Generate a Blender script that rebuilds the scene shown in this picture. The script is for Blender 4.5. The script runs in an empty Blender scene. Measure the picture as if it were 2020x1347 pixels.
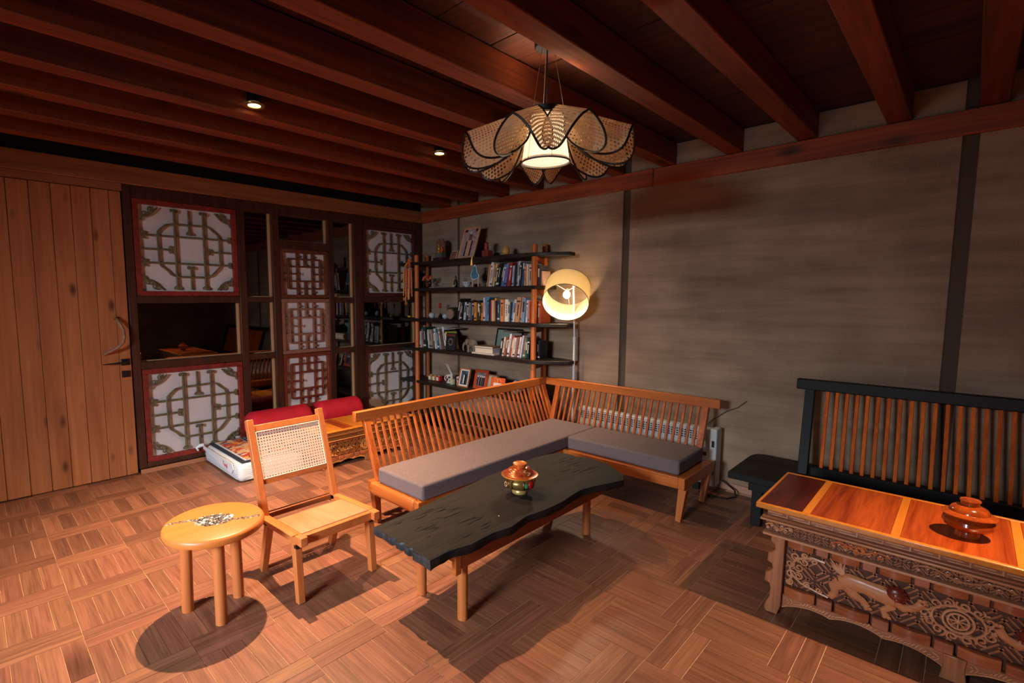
import bpy, bmesh, math, random
from mathutils import Vector, Matrix
random.seed(7)
PI = math.pi
SC = bpy.context.scene
COL = SC.collection

# ------------------------------------------------------------------ camera, world, sun/area lights, exposure
def srgb(r, g, b, a=1.0):
    def c(v):
        v /= 255.0
        return v / 12.92 if v <= 0.04045 else ((v + 0.055) / 1.055) ** 2.4
    return (c(r), c(g), c(b), a)

cam = bpy.data.cameras.new('camera')
camo = bpy.data.objects.new('camera', cam)
COL.objects.link(camo)
YAW, PITCH, ROLL, FPX = math.radians(135.546), math.radians(-5.616), math.radians(-0.077), 990.44
fw = Vector((math.cos(PITCH) * math.cos(YAW), math.cos(PITCH) * math.sin(YAW), math.sin(PITCH)))
rt = fw.cross(Vector((0, 0, 1))).normalized()
up = rt.cross(fw)
r2 = math.cos(ROLL) * rt + math.sin(ROLL) * up
u2 = -math.sin(ROLL) * rt + math.cos(ROLL) * up
CAM = Vector((0, 0, 1.5))
m = Matrix(((r2.x, u2.x, -fw.x), (r2.y, u2.y, -fw.y), (r2.z, u2.z, -fw.z)))
camo.matrix_world = Matrix.Translation(CAM) @ m.to_4x4()
cam.sensor_width = 36.0
cam.lens = FPX / 2020 * 36.0
cam.shift_x = 107.1 / 2020
cam.shift_y = 11.83 / 2020
cam.clip_start = 0.02
SC.camera = camo

SC.view_settings.view_transform = 'Standard'
SC.view_settings.look = 'None'
SC.view_settings.exposure = 0.0
SC.view_settings.gamma = 1.0
SC.view_settings.use_curve_mapping = False
SC.cycles.use_denoising = True
SC.cycles.max_bounces = 6
SC.cycles.diffuse_bounces = 2
SC.cycles.glossy_bounces = 3
SC.cycles.transparent_max_bounces = 12
SC.cycles.sample_clamp_indirect = 4.0

w = bpy.data.worlds.new('world')
SC.world = w
w.use_nodes = True
nt = w.node_tree
nt.nodes.clear()
wo = nt.nodes.new('ShaderNodeOutputWorld')
bg = nt.nodes.new('ShaderNodeBackground')
bg.inputs[0].default_value = (0.55, 0.75, 1.0, 1)
bg.inputs[1].default_value = 0.6
nt.links.new(bg.outputs[0], wo.inputs[0])

def lamp(name, kind, loc, power, color, target=None, **kw):
    l = bpy.data.lights.new(name, kind)
    o = bpy.data.objects.new(name, l)
    COL.objects.link(o)
    l.energy = power
    l.color = color
    o.location = loc
    for k, v in kw.items():
        setattr(l, k, v)
    if target is not None:
        d = Vector(target) - Vector(loc)
        o.rotation_euler = d.to_track_quat('-Z', 'Y').to_euler()
    return o
# daylight entering by the window in the wall behind the camera
lamp('window_daylight', 'AREA', (-0.3, -4.9, 2.75), 1050, (0.82, 0.90, 1.0), (-1.6, -1.0, 1.45), shape='RECTANGLE', size=2.4, size_y=1.6)
WARM = (1.0, 0.64, 0.39)
# recessed ceiling downlights
SPOTS = [((-2.98, 1.28, 2.60), 680, (-2.80, 0.95, 0), 96), ((-2.95, 2.70, 2.60), 240, (-3.1, 2.75, 0), 98), ((0.60, 2.64, 2.60), 380, (0.45, 2.25, 0), 80)]
for p, e, t, sz in SPOTS:
    lamp('downlight_lamp', 'SPOT', p, e, WARM, t, spot_size=math.radians(sz), spot_blend=1.0, shadow_soft_size=0.018)

# ------------------------------------------------------------------ helpers
OFF = {}
def setp(o, label=None, cat=None, group=None, kind=None):
    if label: o['label'] = label
    if cat: o['category'] = cat
    if group: o['group'] = group
    if kind: o['kind'] = kind
    return o

def thing(name, label, cat, loc=(0, 0, 0), rotz=0.0, group=None, kind=None, local=False):
    o = bpy.data.objects.new(name, None)
    o.empty_display_size = 0.05
    COL.objects.link(o)
    o.location = loc
    o.rotation_euler = (0, 0, rotz)
    OFF[o] = (0, 0, 0) if local else tuple(loc)
    setp(o, label, cat, group, kind)
    return o

class M:
    def __init__(s):
        s.v = []; s.f = []
    def add(s, vs, fs):
        n = len(s.v)
        s.v += [tuple(v) for v in vs]
        s.f += [tuple(n + i for i in f) for f in fs]
        return s
    def box(s, x0, x1, y0, y1, z0, z1):
        return s.add([(x0, y0, z0), (x1, y0, z0), (x1, y1, z0), (x0, y1, z0), (x0, y0, z1), (x1, y0, z1), (x1, y1, z1), (x0, y1, z1)],
                     [(0, 3, 2, 1), (4, 5, 6, 7), (0, 1, 5, 4), (1, 2, 6, 5), (2, 3, 7, 6), (3, 0, 4, 7)])
    def bar(s, p, q, w, h, side=(1, 0, 0), w2=None, h2=None):
        """rectangular bar from p to q; w along side, h along the other axis"""
        p, q = Vector(p), Vector(q)
        d = (q - p).normalized()
        a = Vector(side); a = (a - d * a.dot(d)).normalized()
        b = d.cross(a)
        w2 = w if w2 is None else w2; h2 = h if h2 is None else h2
        vs = []
        for c, ww, hh in ((p, w, h), (q, w2, h2)):
            for sa, sb in ((-1, -1), (1, -1), (1, 1), (-1, 1)):
                vs.append(c + a * sa * ww / 2 + b * sb * hh / 2)
        return s.add(vs, [(0, 3, 2, 1), (4, 5, 6, 7), (0, 1, 5, 4), (1, 2, 6, 5), (2, 3, 7, 6), (3, 0, 4, 7)])
    def tube(s, pts, r, seg=8, cap=True, closed=False, flat=None):
        pts = [Vector(p) for p in pts]
        n = len(pts)
        rs = r if isinstance(r, (list, tuple)) else [r] * n
        ref = Vector((0, 0, 1))
        d0 = (pts[1] - pts[0]).normalized()
        if abs(d0.dot(ref)) > 0.9: ref = Vector((1, 0, 0))
        a = (ref - d0 * ref.dot(d0)).normalized()
        vs = []
        for i in range(n):
            if closed: d = (pts[(i + 1) % n] - pts[i - 1]).normalized()
            else: d = (pts[min(i + 1, n - 1)] - pts[max(i - 1, 0)])
            if d.length < 1e-9: d = d0
            d = d.normalized()
            a = (a - d * a.dot(d))
            a = a.normalized() if a.length > 1e-6 else d.orthogonal().normalized()
            b = d.cross(a)
            for k in range(seg):
                t = 2 * PI * k / seg
                vs.append(pts[i] + a * math.cos(t) * rs[i] + b * math.sin(t) * rs[i])
        fs = []
        m_ = n if closed else n - 1
        for i in range(m_):
            j = (i + 1) % n
            for k in range(seg):
                l = (k + 1) % seg
                fs.append((i * seg + k, i * seg + l, j * seg + l, j * seg + k))
        if cap and not closed:
            fs.append(tuple(range(seg))[::-1]); fs.append(tuple((n - 1) * seg + k for k in range(seg)))
        return s.add(vs, fs)
    def cyl(s, p, q, r, seg=20, r2=None):
        return s.tube([p, q], [r, r if r2 is None else r2], seg)
    def lathe(s, prof, c=(0, 0, 0), seg=28, cap=True):
        vs = []; fs = []
        for r, z in prof:
            for k in range(seg):
                t = 2 * PI * k / seg
                vs.append((c[0] + r * math.cos(t), c[1] + r * math.sin(t), c[2] + z))
        for i in range(len(prof) - 1):
            for k in range(seg):
                l = (k + 1) % seg
                fs.append((i * seg + k, i * seg + l, (i + 1) * seg + l, (i + 1) * seg + k))
        if cap:
            fs.append(tuple(range(seg))[::-1]); fs.append(tuple((len(prof) - 1) * seg + k for k in range(seg)))
        return s.add(vs, fs)
    def prism(s, out, a0, a1, axis='z'):
        def P(u, v, t):
            return {'z': (u, v, t), 'y': (u, t, v), 'x': (t, u, v)}[axis]
        n = len(out)
        vs = [P(u, v, a0) for u, v in out] + [P(u, v, a1) for u, v in out]
        fs = [tuple(range(n))[::-1], tuple(range(n, 2 * n))] + [(i, (i + 1) % n, n + (i + 1) % n, n + i) for i in range(n)]
        return s.add(vs, fs)
    def ell(s, c, r, seg=14, ring=9, rot=None):
        vs = []; fs = []
        R = rot or Matrix.Identity(3)
        for i in range(ring + 1):
            t = PI * i / ring
            for k in range(seg):
                p = 2 * PI * k / seg
                v = Vector((math.sin(t) * math.cos(p) * r[0], math.sin(t) * math.sin(p) * r[1], math.cos(t) * r[2]))
                vs.append(Vector(c) + R @ v)
        for i in range(ring):
            for k in range(seg):
                l = (k + 1) % seg
                fs.append((i * seg + k, (i + 1) * seg + k, (i + 1) * seg + l, i * seg + l))
        return s.add(vs, fs)
    def xform(s, mat):
        s.v = [tuple(mat @ Vector(v)) for v in s.v]
        return s
    def build(s, name, mat, parent=None, smooth=False, bevel=0, seg=2, label=None, kind=None, flip=True):
        me = bpy.data.meshes.new(name)
        off = OFF.get(parent, (0, 0, 0)) if parent is not None else (0, 0, 0)
        me.from_pydata([(v[0] - off[0], v[1] - off[1], v[2] - off[2]) for v in s.v], [], s.f)
        if flip:
            b = bmesh.new(); b.from_mesh(me)
            if bevel or smooth: bmesh.ops.remove_doubles(b, verts=b.verts, dist=1e-6)
            bmesh.ops.recalc_face_normals(b, faces=b.faces)
            b.to_mesh(me); b.free()
        mats = mat if isinstance(mat, (list, tuple)) else [mat]
        for mm in mats: me.materials.append(mm)
        if smooth:
            for p in me.polygons: p.use_smooth = True
            try: me.set_sharp_from_angle(angle=math.radians(38))
            except Exception: pass
        o = bpy.data.objects.new(name, me)
        COL.objects.link(o)
        if parent is not None:
            o.parent = parent
            OFF[o] = off
        if bevel:
            md = o.modifiers.new('bevel', 'BEVEL')
            md.width = bevel; md.segments = seg; md.limit_method = 'ANGLE'; md.angle_limit = math.radians(35)
            md.harden_normals = False
            for p in me.polygons: p.use_smooth = True
            try: me.set_sharp_from_angle(angle=math.radians(38))
            except Exception: pass
        if label: o['label'] = label
        if kind: o['kind'] = kind
        return o

def disc_patch(name, fn, mat, parent, nr=8, na=36, uvs=1.0, smooth=True, square=False):
    """surface over the unit disc (or the unit square), fn(a, b) -> point; UV = (a, b) * uvs"""
    vs = []; fs = []; uv = []
    if square:
        for i in range(nr + 1):
            for j in range(na + 1):
                a, b = -1 + 2 * i / nr, -1 + 2 * j / na
                vs.append(fn(a, b)); uv.append((a, b))
        for i in range(nr):
            for j in range(na):
                q = i * (na + 1) + j
                fs.append((q, q + 1, q + na + 2, q + na + 1))
    else:
        vs.append(fn(0, 0)); uv.append((0, 0))
        for i in range(1, nr + 1):
            for k in range(na):
                t = 2 * PI * k / na
                a, b = i / nr * math.cos(t), i / nr * math.sin(t)
                vs.append(fn(a, b)); uv.append((a, b))
        for k in range(na):
            fs.append((0, 1 + k, 1 + (k + 1) % na))
        for i in range(nr - 1):
            for k in range(na):
                l = (k + 1) % na
                fs.append((1 + i * na + k, 1 + (i + 1) * na + k, 1 + (i + 1) * na + l, 1 + i * na + l))
    off = OFF.get(parent, (0, 0, 0))
    me = bpy.data.meshes.new(name)
    me.from_pydata([(v[0] - off[0], v[1] - off[1], v[2] - off[2]) for v in vs], [], fs)
    ul = me.uv_layers.new(name='UVMap')
    us = uvs if isinstance(uvs, tuple) else (uvs, uvs)
    for lp in me.loops:
        a, b = uv[lp.vertex_index]
        ul.data[lp.index].uv = (a * us[0], b * us[1])
    me.materials.append(mat)
    if smooth:
        for p in me.polygons: p.use_smooth = True
    o = bpy.data.objects.new(name, me)
    COL.objects.link(o)
    if parent is not None:
        o.parent = parent; OFF[o] = off
    return o

def dup(root, loc, rotz=0.0, label=None, group=None):
    r = root.copy(); COL.objects.link(r)
    r.location = loc; r.rotation_euler = (0, 0, rotz)
    if label: r['label'] = label
    if group: r['group'] = group
    for ch in list(root.children):
        c = ch.copy(); COL.objects.link(c); c.parent = r
        for g in list(ch.children):
            d = g.copy(); COL.objects.link(d); d.parent = c
    return r

# ------------------------------------------------------------------ materials
def new_mat(name):
    mt = bpy.data.materials.new(name); mt.use_nodes = True
    n = mt.node_tree.nodes; n.clear()
    out = n.new('ShaderNodeOutputMaterial'); b = n.new('ShaderNodeBsdfPrincipled')
    mt.node_tree.links.new(b.outputs[0], out.inputs[0])
    return mt, n, mt.node_tree.links, b, out

MC = {}
def plain(name, rgb, rough=0.6, metal=0.0, emit=None, estr=0.0, spec=0.5, bump=0.0, bscale=200, var=0.0, sheen=0):
    if name in MC: return MC[name]
    mt, n, L, b, out = new_mat(name)
    b.inputs['Base Color'].default_value = srgb(*rgb)
    b.inputs['Roughness'].default_value = rough
    b.inputs['Metallic'].default_value = metal
    b.inputs['Specular IOR Level'].default_value = spec
    if emit:
        b.inputs['Emission Color'].default_value = srgb(*emit)
        b.inputs['Emission Strength'].default_value = estr
    if bump or var:
        tc = n.new('ShaderNodeTexCoord'); no = n.new('ShaderNodeTexNoise')
        no.inputs['Scale'].default_value = bscale; no.inputs['Detail'].default_value = 4
        L.new(tc.outputs['Object'], no.inputs['Vector'])
        if bump:
            bp = n.new('ShaderNodeBump'); bp.inputs['Strength'].default_value = bump; bp.inputs['Distance'].default_value = 0.004
            L.new(no.outputs['Fac'], bp.inputs['Height']); L.new(bp.outputs[0], b.inputs['Normal'])
        if var:
            cr = n.new('ShaderNodeValToRGB')
            c = srgb(*rgb)
            cr.color_ramp.elements[0].position = 0.3; cr.color_ramp.elements[1].position = 0.7
            cr.color_ramp.elements[0].color = tuple(x * (1 - var) for x in c[:3]) + (1,)
            cr.color_ramp.elements[1].color = tuple(min(1, x * (1 + var)) for x in c[:3]) + (1,)
            L.new(no.outputs['Fac'], cr.inputs[0]); L.new(cr.outputs[0], b.inputs['Base Color'])
    MC[name] = mt
    return mt

def wood(name, dark, light, axis='x', scale=1.0, rough=0.45, var=0.12, knots=0.0, bump=0.15, contrast=0.35, hue=0.0, coat=0.0, spec=0.5):
    """long-grained wood; grain runs along axis in object space, each object a little different"""
    if name in MC: return MC[name]
    mt, n, L, b, out = new_mat(name)
    tc = n.new('ShaderNodeTexCoord'); oi = n.new('ShaderNodeObjectInfo')
    off = n.new('ShaderNodeVectorMath'); off.operation = 'MULTIPLY_ADD'
    comb = n.new('ShaderNodeCombineXYZ')
    for i in range(3): L.new(oi.outputs['Random'], comb.inputs[i])
    off.inputs[1].default_value = (17.0, 31.0, 23.0)
    L.new(comb.outputs[0], off.inputs[0]); L.new(tc.outputs['Object'], off.inputs[2])
    mp = n.new('ShaderNodeMapping')
    s = {'x': (1.6, 22, 22), 'y': (22, 1.6, 22), 'z': (22, 22, 1.6)}[axis]
    mp.inputs['Scale'].default_value = tuple(k * scale for k in s)
    L.new(off.outputs[0], mp.inputs['Vector'])
    n1 = n.new('ShaderNodeTexNoise'); n1.inputs['Scale'].default_value = 1.0; n1.inputs['Detail'].default_value = 5; n1.inputs['Roughness'].default_value = 0.62; n1.inputs['Distortion'].default_value = 0.7
    L.new(mp.outputs[0], n1.inputs['Vector'])
    mp2 = n.new('ShaderNodeMapping'); mp2.inputs['Scale'].default_value = tuple(k * scale * 5 if k > 5 else k * scale * 2 for k in s)
    L.new(off.outputs[0], mp2.inputs['Vector'])
    n2 = n.new('ShaderNodeTexNoise'); n2.inputs['Scale'].default_value = 1.0; n2.inputs['Detail'].default_value = 3
    L.new(mp2.outputs[0], n2.inputs['Vector'])
    mx = n.new('ShaderNodeMix'); mx.data_type = 'FLOAT'; mx.inputs[0].default_value = contrast
    L.new(n1.outputs['Fac'], mx.inputs[2]); L.new(n2.outputs['Fac'], mx.inputs[3])
    cr = n.new('ShaderNodeValToRGB')
    cr.color_ramp.elements[0].position = 0.36; cr.color_ramp.elements[1].position = 0.64
    cr.color_ramp.elements[0].color = srgb(*dark); cr.color_ramp.elements[1].color = srgb(*light)
    L.new(mx.outputs[0], cr.inputs[0])
    col = cr.outputs[0]
    if knots:
        vo = n.new('ShaderNodeTexVoronoi'); vo.inputs['Scale'].default_value = 1.0
        mk = n.new('ShaderNodeMapping')
        ks = {'x': (3.0, 7, 7), 'y': (7, 3.0, 7), 'z': (7, 7, 3.0)}[axis]
        mk.inputs['Scale'].default_value = tuple(k * knots for k in ks)
        L.new(off.outputs[0], mk.inputs['Vector']); L.new(mk.outputs[0], vo.inputs['Vector'])
        kr = n.new('ShaderNodeValToRGB')
        kr.color_ramp.elements[0].position = 0.05; kr.color_ramp.elements[0].color = (0.12, 0.08, 0.06, 1)
        kr.color_ramp.elements[1].position = 0.17; kr.color_ramp.elements[1].color = (1, 1, 1, 1)
        L.new(vo.outputs['Distance'], kr.inputs[0])
        mm = n.new('ShaderNodeMix'); mm.data_type = 'RGBA'; mm.blend_type = 'MULTIPLY'; mm.inputs[0].default_value = 0.85
        L.new(col, mm.inputs[6]); L.new(kr.outputs[0], mm.inputs[7]); col = mm.outputs[2]
    hsv = n.new('ShaderNodeHueSaturation')
    mr = n.new('ShaderNodeMapRange'); mr.inputs[3].default_value = 1 - var; mr.inputs[4].default_value = 1 + var
    L.new(oi.outputs['Random'], mr.inputs[0]); L.new(mr.outputs[0], hsv.inputs['Value'])
    if hue:
        mh = n.new('ShaderNodeMapRange'); mh.inputs[3].default_value = 0.5 - hue; mh.inputs[4].default_value = 0.5 + hue
        f = n.new('ShaderNodeMath'); f.operation = 'FRACT'; g = n.new('ShaderNodeMath'); g.operation = 'MULTIPLY'; g.inputs[1].default_value = 7.13
        L.new(oi.outputs['Random'], g.inputs[0]); L.new(g.outputs[0], f.inputs[0]); L.new(f.outputs[0], mh.inputs[0]); L.new(mh.outputs[0], hsv.inputs['Hue'])
    L.new(col, hsv.inputs['Color']); L.new(hsv.outputs[0], b.inputs['Base Color'])
    b.inputs['Roughness'].default_value = rough
    b.inputs['Specular IOR Level'].default_value = spec
    if coat: b.inputs['Coat Weight'].default_value = coat; b.inputs['Coat Roughness'].default_value = 0.12
    if bump:
        bp = n.new('ShaderNodeBump'); bp.inputs['Strength'].default_value = bump; bp.inputs['Distance'].default_value = 0.003
        L.new(mx.outputs[0], bp.inputs['Height']); L.new(bp.outputs[0], b.inputs['Normal'])
    MC[name] = mt
    return mt

def cane_mat(name, rgb, pitch_in_uv, hole=0.30, trans=0.0):
    """open cane webbing: rows of octagonal holes between straw strands"""
    mt, n, L, b, out = new_mat(name)
    tc = n.new('ShaderNodeTexCoord')
    ms = n.new('ShaderNodeVectorMath'); ms.operation = 'SCALE'; ms.inputs['Scale'].default_value = 1.0 / pitch_in_uv
    L.new(tc.outputs['UV'], ms.inputs[0])
    fr = n.new('ShaderNodeVectorMath'); fr.operation = 'FRACTION'; L.new(ms.outputs[0], fr.inputs[0])
    sb = n.new('ShaderNodeVectorMath'); sb.operation = 'SUBTRACT'; sb.inputs[1].default_value = (0.5, 0.5, 0); L.new(fr.outputs[0], sb.inputs[0])
    sx = n.new('ShaderNodeSeparateXYZ'); L.new(sb.outputs[0], sx.inputs[0])
    cx = n.new('ShaderNodeCombineXYZ'); L.new(sx.outputs[0], cx.inputs[0]); L.new(sx.outputs[1], cx.inputs[1])
    ln = n.new('ShaderNodeVectorMath'); ln.operation = 'LENGTH'; L.new(cx.outputs[0], ln.inputs[0])
    lt = n.new('ShaderNodeMath'); lt.operation = 'LESS_THAN'; lt.inputs[1].default_value = hole; L.new(ln.outputs['Value'], lt.inputs[0])
    tr = n.new('ShaderNodeBsdfTransparent'); mix = n.new('ShaderNodeMixShader')
    tl = n.new('ShaderNodeBsdfTranslucent'); tl.inputs[0].default_value = srgb(*rgb); m2 = n.new('ShaderNodeMixShader'); m2.inputs[0].default_value = trans
    L.new(b.outputs[0], m2.inputs[1]); L.new(tl.outputs[0], m2.inputs[2])
    L.new(lt.outputs[0], mix.inputs[0]); L.new(m2.outputs[0], mix.inputs[1]); L.new(tr.outputs[0], mix.inputs[2])
    L.new(mix.outputs[0], out.inputs[0])
    wv = n.new('ShaderNodeTexWave'); wv.inputs['Scale'].default_value = 1.0 / pitch_in_uv * 0.9; wv.bands_direction = 'DIAGONAL'
    L.new(tc.outputs['UV'], wv.inputs['Vector'])
    cr = n.new('ShaderNodeValToRGB'); c = srgb(*rgb)
    cr.color_ramp.elements[0].color = tuple(x * 0.8 for x in c[:3]) + (1,); cr.color_ramp.elements[1].color = c
    L.new(wv.outputs['Fac'], cr.inputs[0]); L.new(cr.outputs[0], b.inputs['Base Color'])
    b.inputs['Roughness'].default_value = 0.55
    return mt

def glass_mat(name, tint=(0.8, 0.8, 0.8), refl=0.1, rough=0.0):
    mt, n, L, b, out = new_mat(name)
    n.remove(b)
    tr = n.new('ShaderNodeBsdfTransparent'); tr.inputs[0].default_value = tint + (1,)
    gl = n.new('ShaderNodeBsdfGlossy'); gl.inputs['Roughness'].default_value = rough
    fr = n.new('ShaderNodeFresnel'); fr.inputs[0].default_value = 1.5
    ad = n.new('ShaderNodeMath'); ad.operation = 'ADD'; ad.inputs[1].default_value = refl
    L.new(fr.outputs[0], ad.inputs[0])
    mix = n.new('ShaderNodeMixShader')
    L.new(ad.outputs[0], mix.inputs[0]); L.new(tr.outputs[0], mix.inputs[1]); L.new(gl.outputs[0], mix.inputs[2])
    L.new(mix.outputs[0], out.inputs[0])
    return mt

def earth_mat():
    mt, n, L, b, out = new_mat('rammed_earth')
    tc = n.new('ShaderNodeTexCoord')
    mp = n.new('ShaderNodeMapping'); mp.inputs['Scale'].default_value = (0.8, 1, 9)
    L.new(tc.outputs['Object'], mp.inputs['Vector'])
    n1 = n.new('ShaderNodeTexNoise'); n1.inputs['Scale'].default_value = 1.3; n1.inputs['Detail'].default_value = 6; n1.inputs['Roughness'].default_value = 0.6
    L.new(mp.outputs[0], n1.inputs['Vector'])
    n2 = n.new('ShaderNodeTexNoise'); n2.inputs['Scale'].default_value = 2.2; n2.inputs['Detail'].default_value = 5
    L.new(tc.outputs['Object'], n2.inputs['Vector'])
    n3 = n.new('ShaderNodeTexNoise'); n3.inputs['Scale'].default_value = 130; n3.inputs['Detail'].default_value = 3
    L.new(tc.outputs['Object'], n3.inputs['Vector'])
    a = n.new('ShaderNodeMath'); a.operation = 'ADD'; L.new(n1.outputs['Fac'], a.inputs[0]); L.new(n2.outputs['Fac'], a.inputs[1])
    m3 = n.new('ShaderNodeMath'); m3.operation = 'MULTIPLY_ADD'; m3.inputs[1].default_value = 0.5; L.new(n3.outputs['Fac'], m3.inputs[0]); L.new(a.outputs[0], m3.inputs[2])
    mr = n.new('ShaderNodeMapRange'); mr.inputs[1].default_value = 0.9; mr.inputs[2].default_value = 1.6; L.new(m3.outputs[0], mr.inputs[0])
    cr = n.new('ShaderNodeValToRGB')
    cr.color_ramp.elements[0].color = srgb(126, 103, 84); cr.color_ramp.elements[1].color = srgb(184, 156, 131)
    L.new(mr.outputs[0], cr.inputs[0])
    vo = n.new('ShaderNodeTexVoronoi'); vo.inputs['Scale'].default_value = 26; L.new(tc.outputs['Object'], vo.inputs['Vector'])
    k = n.new('ShaderNodeMapRange'); k.inputs[1].default_value = 0.03; k.inputs[2].default_value = 0.05; k.inputs[3].default_value = 0.5; k.inputs[4].default_value = 0; L.new(vo.outputs['Distance'], k.inputs[0])
    mm = n.new('ShaderNodeMix'); mm.data_type = 'RGBA'; L.new(k.outputs[0], mm.inputs[0]); L.new(cr.outputs[0], mm.inputs[6]); mm.inputs[7].default_value = srgb(185, 172, 150)
    L.new(mm.outputs[2], b.inputs['Base Color'])
    b.inputs['Roughness'].default_value = 0.95; b.inputs['Specular IOR Level'].default_value = 0.2
    bp = n.new('ShaderNodeBump'); bp.inputs['Strength'].default_value = 0.5; bp.inputs['Distance'].default_value = 0.006
    L.new(m3.outputs[0], bp.inputs['Height']); L.new(bp.outputs[0], b.inputs['Normal'])
    return mt

EARTH = earth_mat()
EARTH_D = plain('earth_joint', (88, 74, 60), 0.95, bump=0.4, bscale=60, var=0.12)
W_FLOOR = wood('oak_floor', (112, 70, 50), (154, 102, 74), 'x', 1.2, 0.4, var=0.14, bump=0.08, hue=0.006, contrast=0.45, knots=0.22)
W_JOIST = wood('joist_wood', (86, 34, 12), (140, 62, 24), 'y', 0.5, 0.65, var=0.12, knots=0.5)
W_BEAM = wood('beam_wood', (116, 46, 16), (176, 84, 34), 'x', 0.5, 0.6, var=0.05, knots=0.5)
W_LINTEL = wood('lintel_wood', (130, 76, 42), (166, 104, 60), 'y', 0.6, 0.6, var=0.04, knots=0.15)
W_BOARD = wood('ceiling_board', (46, 20, 10), (96, 42, 20), 'x', 0.7, 0.6, var=0.2, knots=0.3)
W_DOOR = wood('pine_door', (166, 96, 52), (198, 124, 72), 'z', 0.45, 0.6, var=0.05, knots=0.85, bump=0.08, contrast=0.25)
W_POST = wood('dark_frame_wood', (52, 26, 16), (84, 44, 26), 'z', 0.8, 0.5, var=0.08)
W_JAMB = plain('jamb_wood', (200, 150, 104), 0.6)
W_BENCH = wood('bench_wood', (178, 88, 32), (206, 118, 52), 'y', 0.8, 0.38, var=0.06, bump=0.05)
W_BENCHX = wood('bench_wood_x', (178, 88, 32), (206, 118, 52), 'x', 0.8, 0.38, var=0.06, bump=0.05)
W_SLAT = wood('slat_wood', (150, 66, 24), (200, 108, 46), 'z', 1.0, 0.4, var=0.14, bump=0.05)
W_CHAIR = wood('chair_wood', (192, 104, 50), (210, 124, 64), 'x', 0.8, 0.4, var=0.05, bump=0.04)
W_STOOL = wood('stool_wood', (206, 114, 50), (218, 128, 60), 'y', 0.7, 0.4, var=0.03, bump=0.03)
W_LEG = wood('leg_wood', (184, 100, 50), (202, 120, 64), 'z', 0.8, 0.4, var=0.04, bump=0.03)
W_POLE = wood('pole_wood', (186, 92, 34), (214, 122, 54), 'z', 0.8, 0.42, var=0.05, bump=0.04)
W_SLAT2 = wood('slat_wood_red', (206, 80, 8), (244, 120, 22), 'z', 1.0, 0.6, var=0.12, bump=0.04, spec=0.2)
W_CARVE = wood('carved_wood', (130, 74, 44), (180, 114, 74), 'x', 1.2, 0.32, var=0.05, bump=0.08)
W_RELIEF = wood('relief_wood', (184, 120, 80), (218, 158, 114), 'x', 1.0, 0.3, var=0.05, bump=0.05)
W_LION = wood('lion_wood', (192, 120, 76), (216, 146, 98), 'x', 1.0, 0.3, var=0.03, bump=0.03)
W_MANE = plain('mane_wood', (112, 40, 26), 0.3)
W_RECESS = plain('recess_wood', (88, 48, 30), 0.6)
W_TOPR = wood('rosewood_top', (92, 26, 10), (176, 66, 22), 'y', 0.9, 0.22, var=0.2, bump=0.03, contrast=0.2, coat=0.3)
W_TOPL = wood('light_strip', (222, 128, 36), (238, 150, 54), 'y', 0.8, 0.25, var=0.03, bump=0.02, coat=0.3)
W_BLACKT = wood('charred_slab', (20, 17, 15), (44, 37, 32), 'y', 0.9, 0.72, var=0.02, bump=0.35, contrast=0.5, spec=0.25)
CHAR_DAYLIT = wood('charred_end_daylit', (30, 33, 35), (56, 61, 64), 'z', 1.2, 0.5, var=0.02, bump=0.9, spec=0.4)  # paler, bluer copy for the near end: cool daylight put into its colour
BLACKW = plain('black_stained_wood', (24, 24, 22), 0.55, spec=0.3, bump=0.1, bscale=40)
SHELFW = wood('dark_shelf_wood', (30, 24, 20), (46, 36, 30), 'x', 0.8, 0.5, var=0.03, bump=0.2, spec=0.3)
FAB_T = plain('cushion_weave', (118, 104, 104), 0.95, spec=0.15, bump=0.8, bscale=300, var=0.35)
RED_FR = plain('red_paint_worn', (132, 40, 28), 0.6, var=0.35, bscale=30, bump=0.2)
GREEN_B = plain('green_lattice_paint', (108, 98, 66), 0.6, var=0.35, bscale=25)
BROWN_B = plain('brown_lattice', (104, 52, 30), 0.55, var=0.2, bscale=30)
PALE_B = plain('pinkish_lattice', (150, 100, 78), 0.7, var=0.12, bscale=30)
PAPER = plain('lattice_paper', (218, 208, 206), 0.9, var=0.08, bscale=7)
BLACKM = plain('black_metal', (16, 16, 16), 0.45)
GLASS = glass_mat('window_glass', (0.6, 0.56, 0.52), 0.16)
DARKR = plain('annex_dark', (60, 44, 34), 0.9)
WHITEM = plain('white_metal', (222, 222, 220), 0.4)

# ------------------------------------------------------------------ the room
XL, YR, XB, YF, ZC = -4.93, 4.20, 2.6, -2.5, 2.74
def struct(name, bm, mt, parent=None, **kw):
    return bm.build(name, mt, parent, kind=None if parent is not None else 'structure', **kw)
def px_of(p):
    v = Vector(p) - CAM
    d = v.dot(fw)
    if d < 0.05: return None
    return (902.9 + FPX * v.dot(r2) / d, 685.3 - FPX * v.dot(u2) / d)

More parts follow.
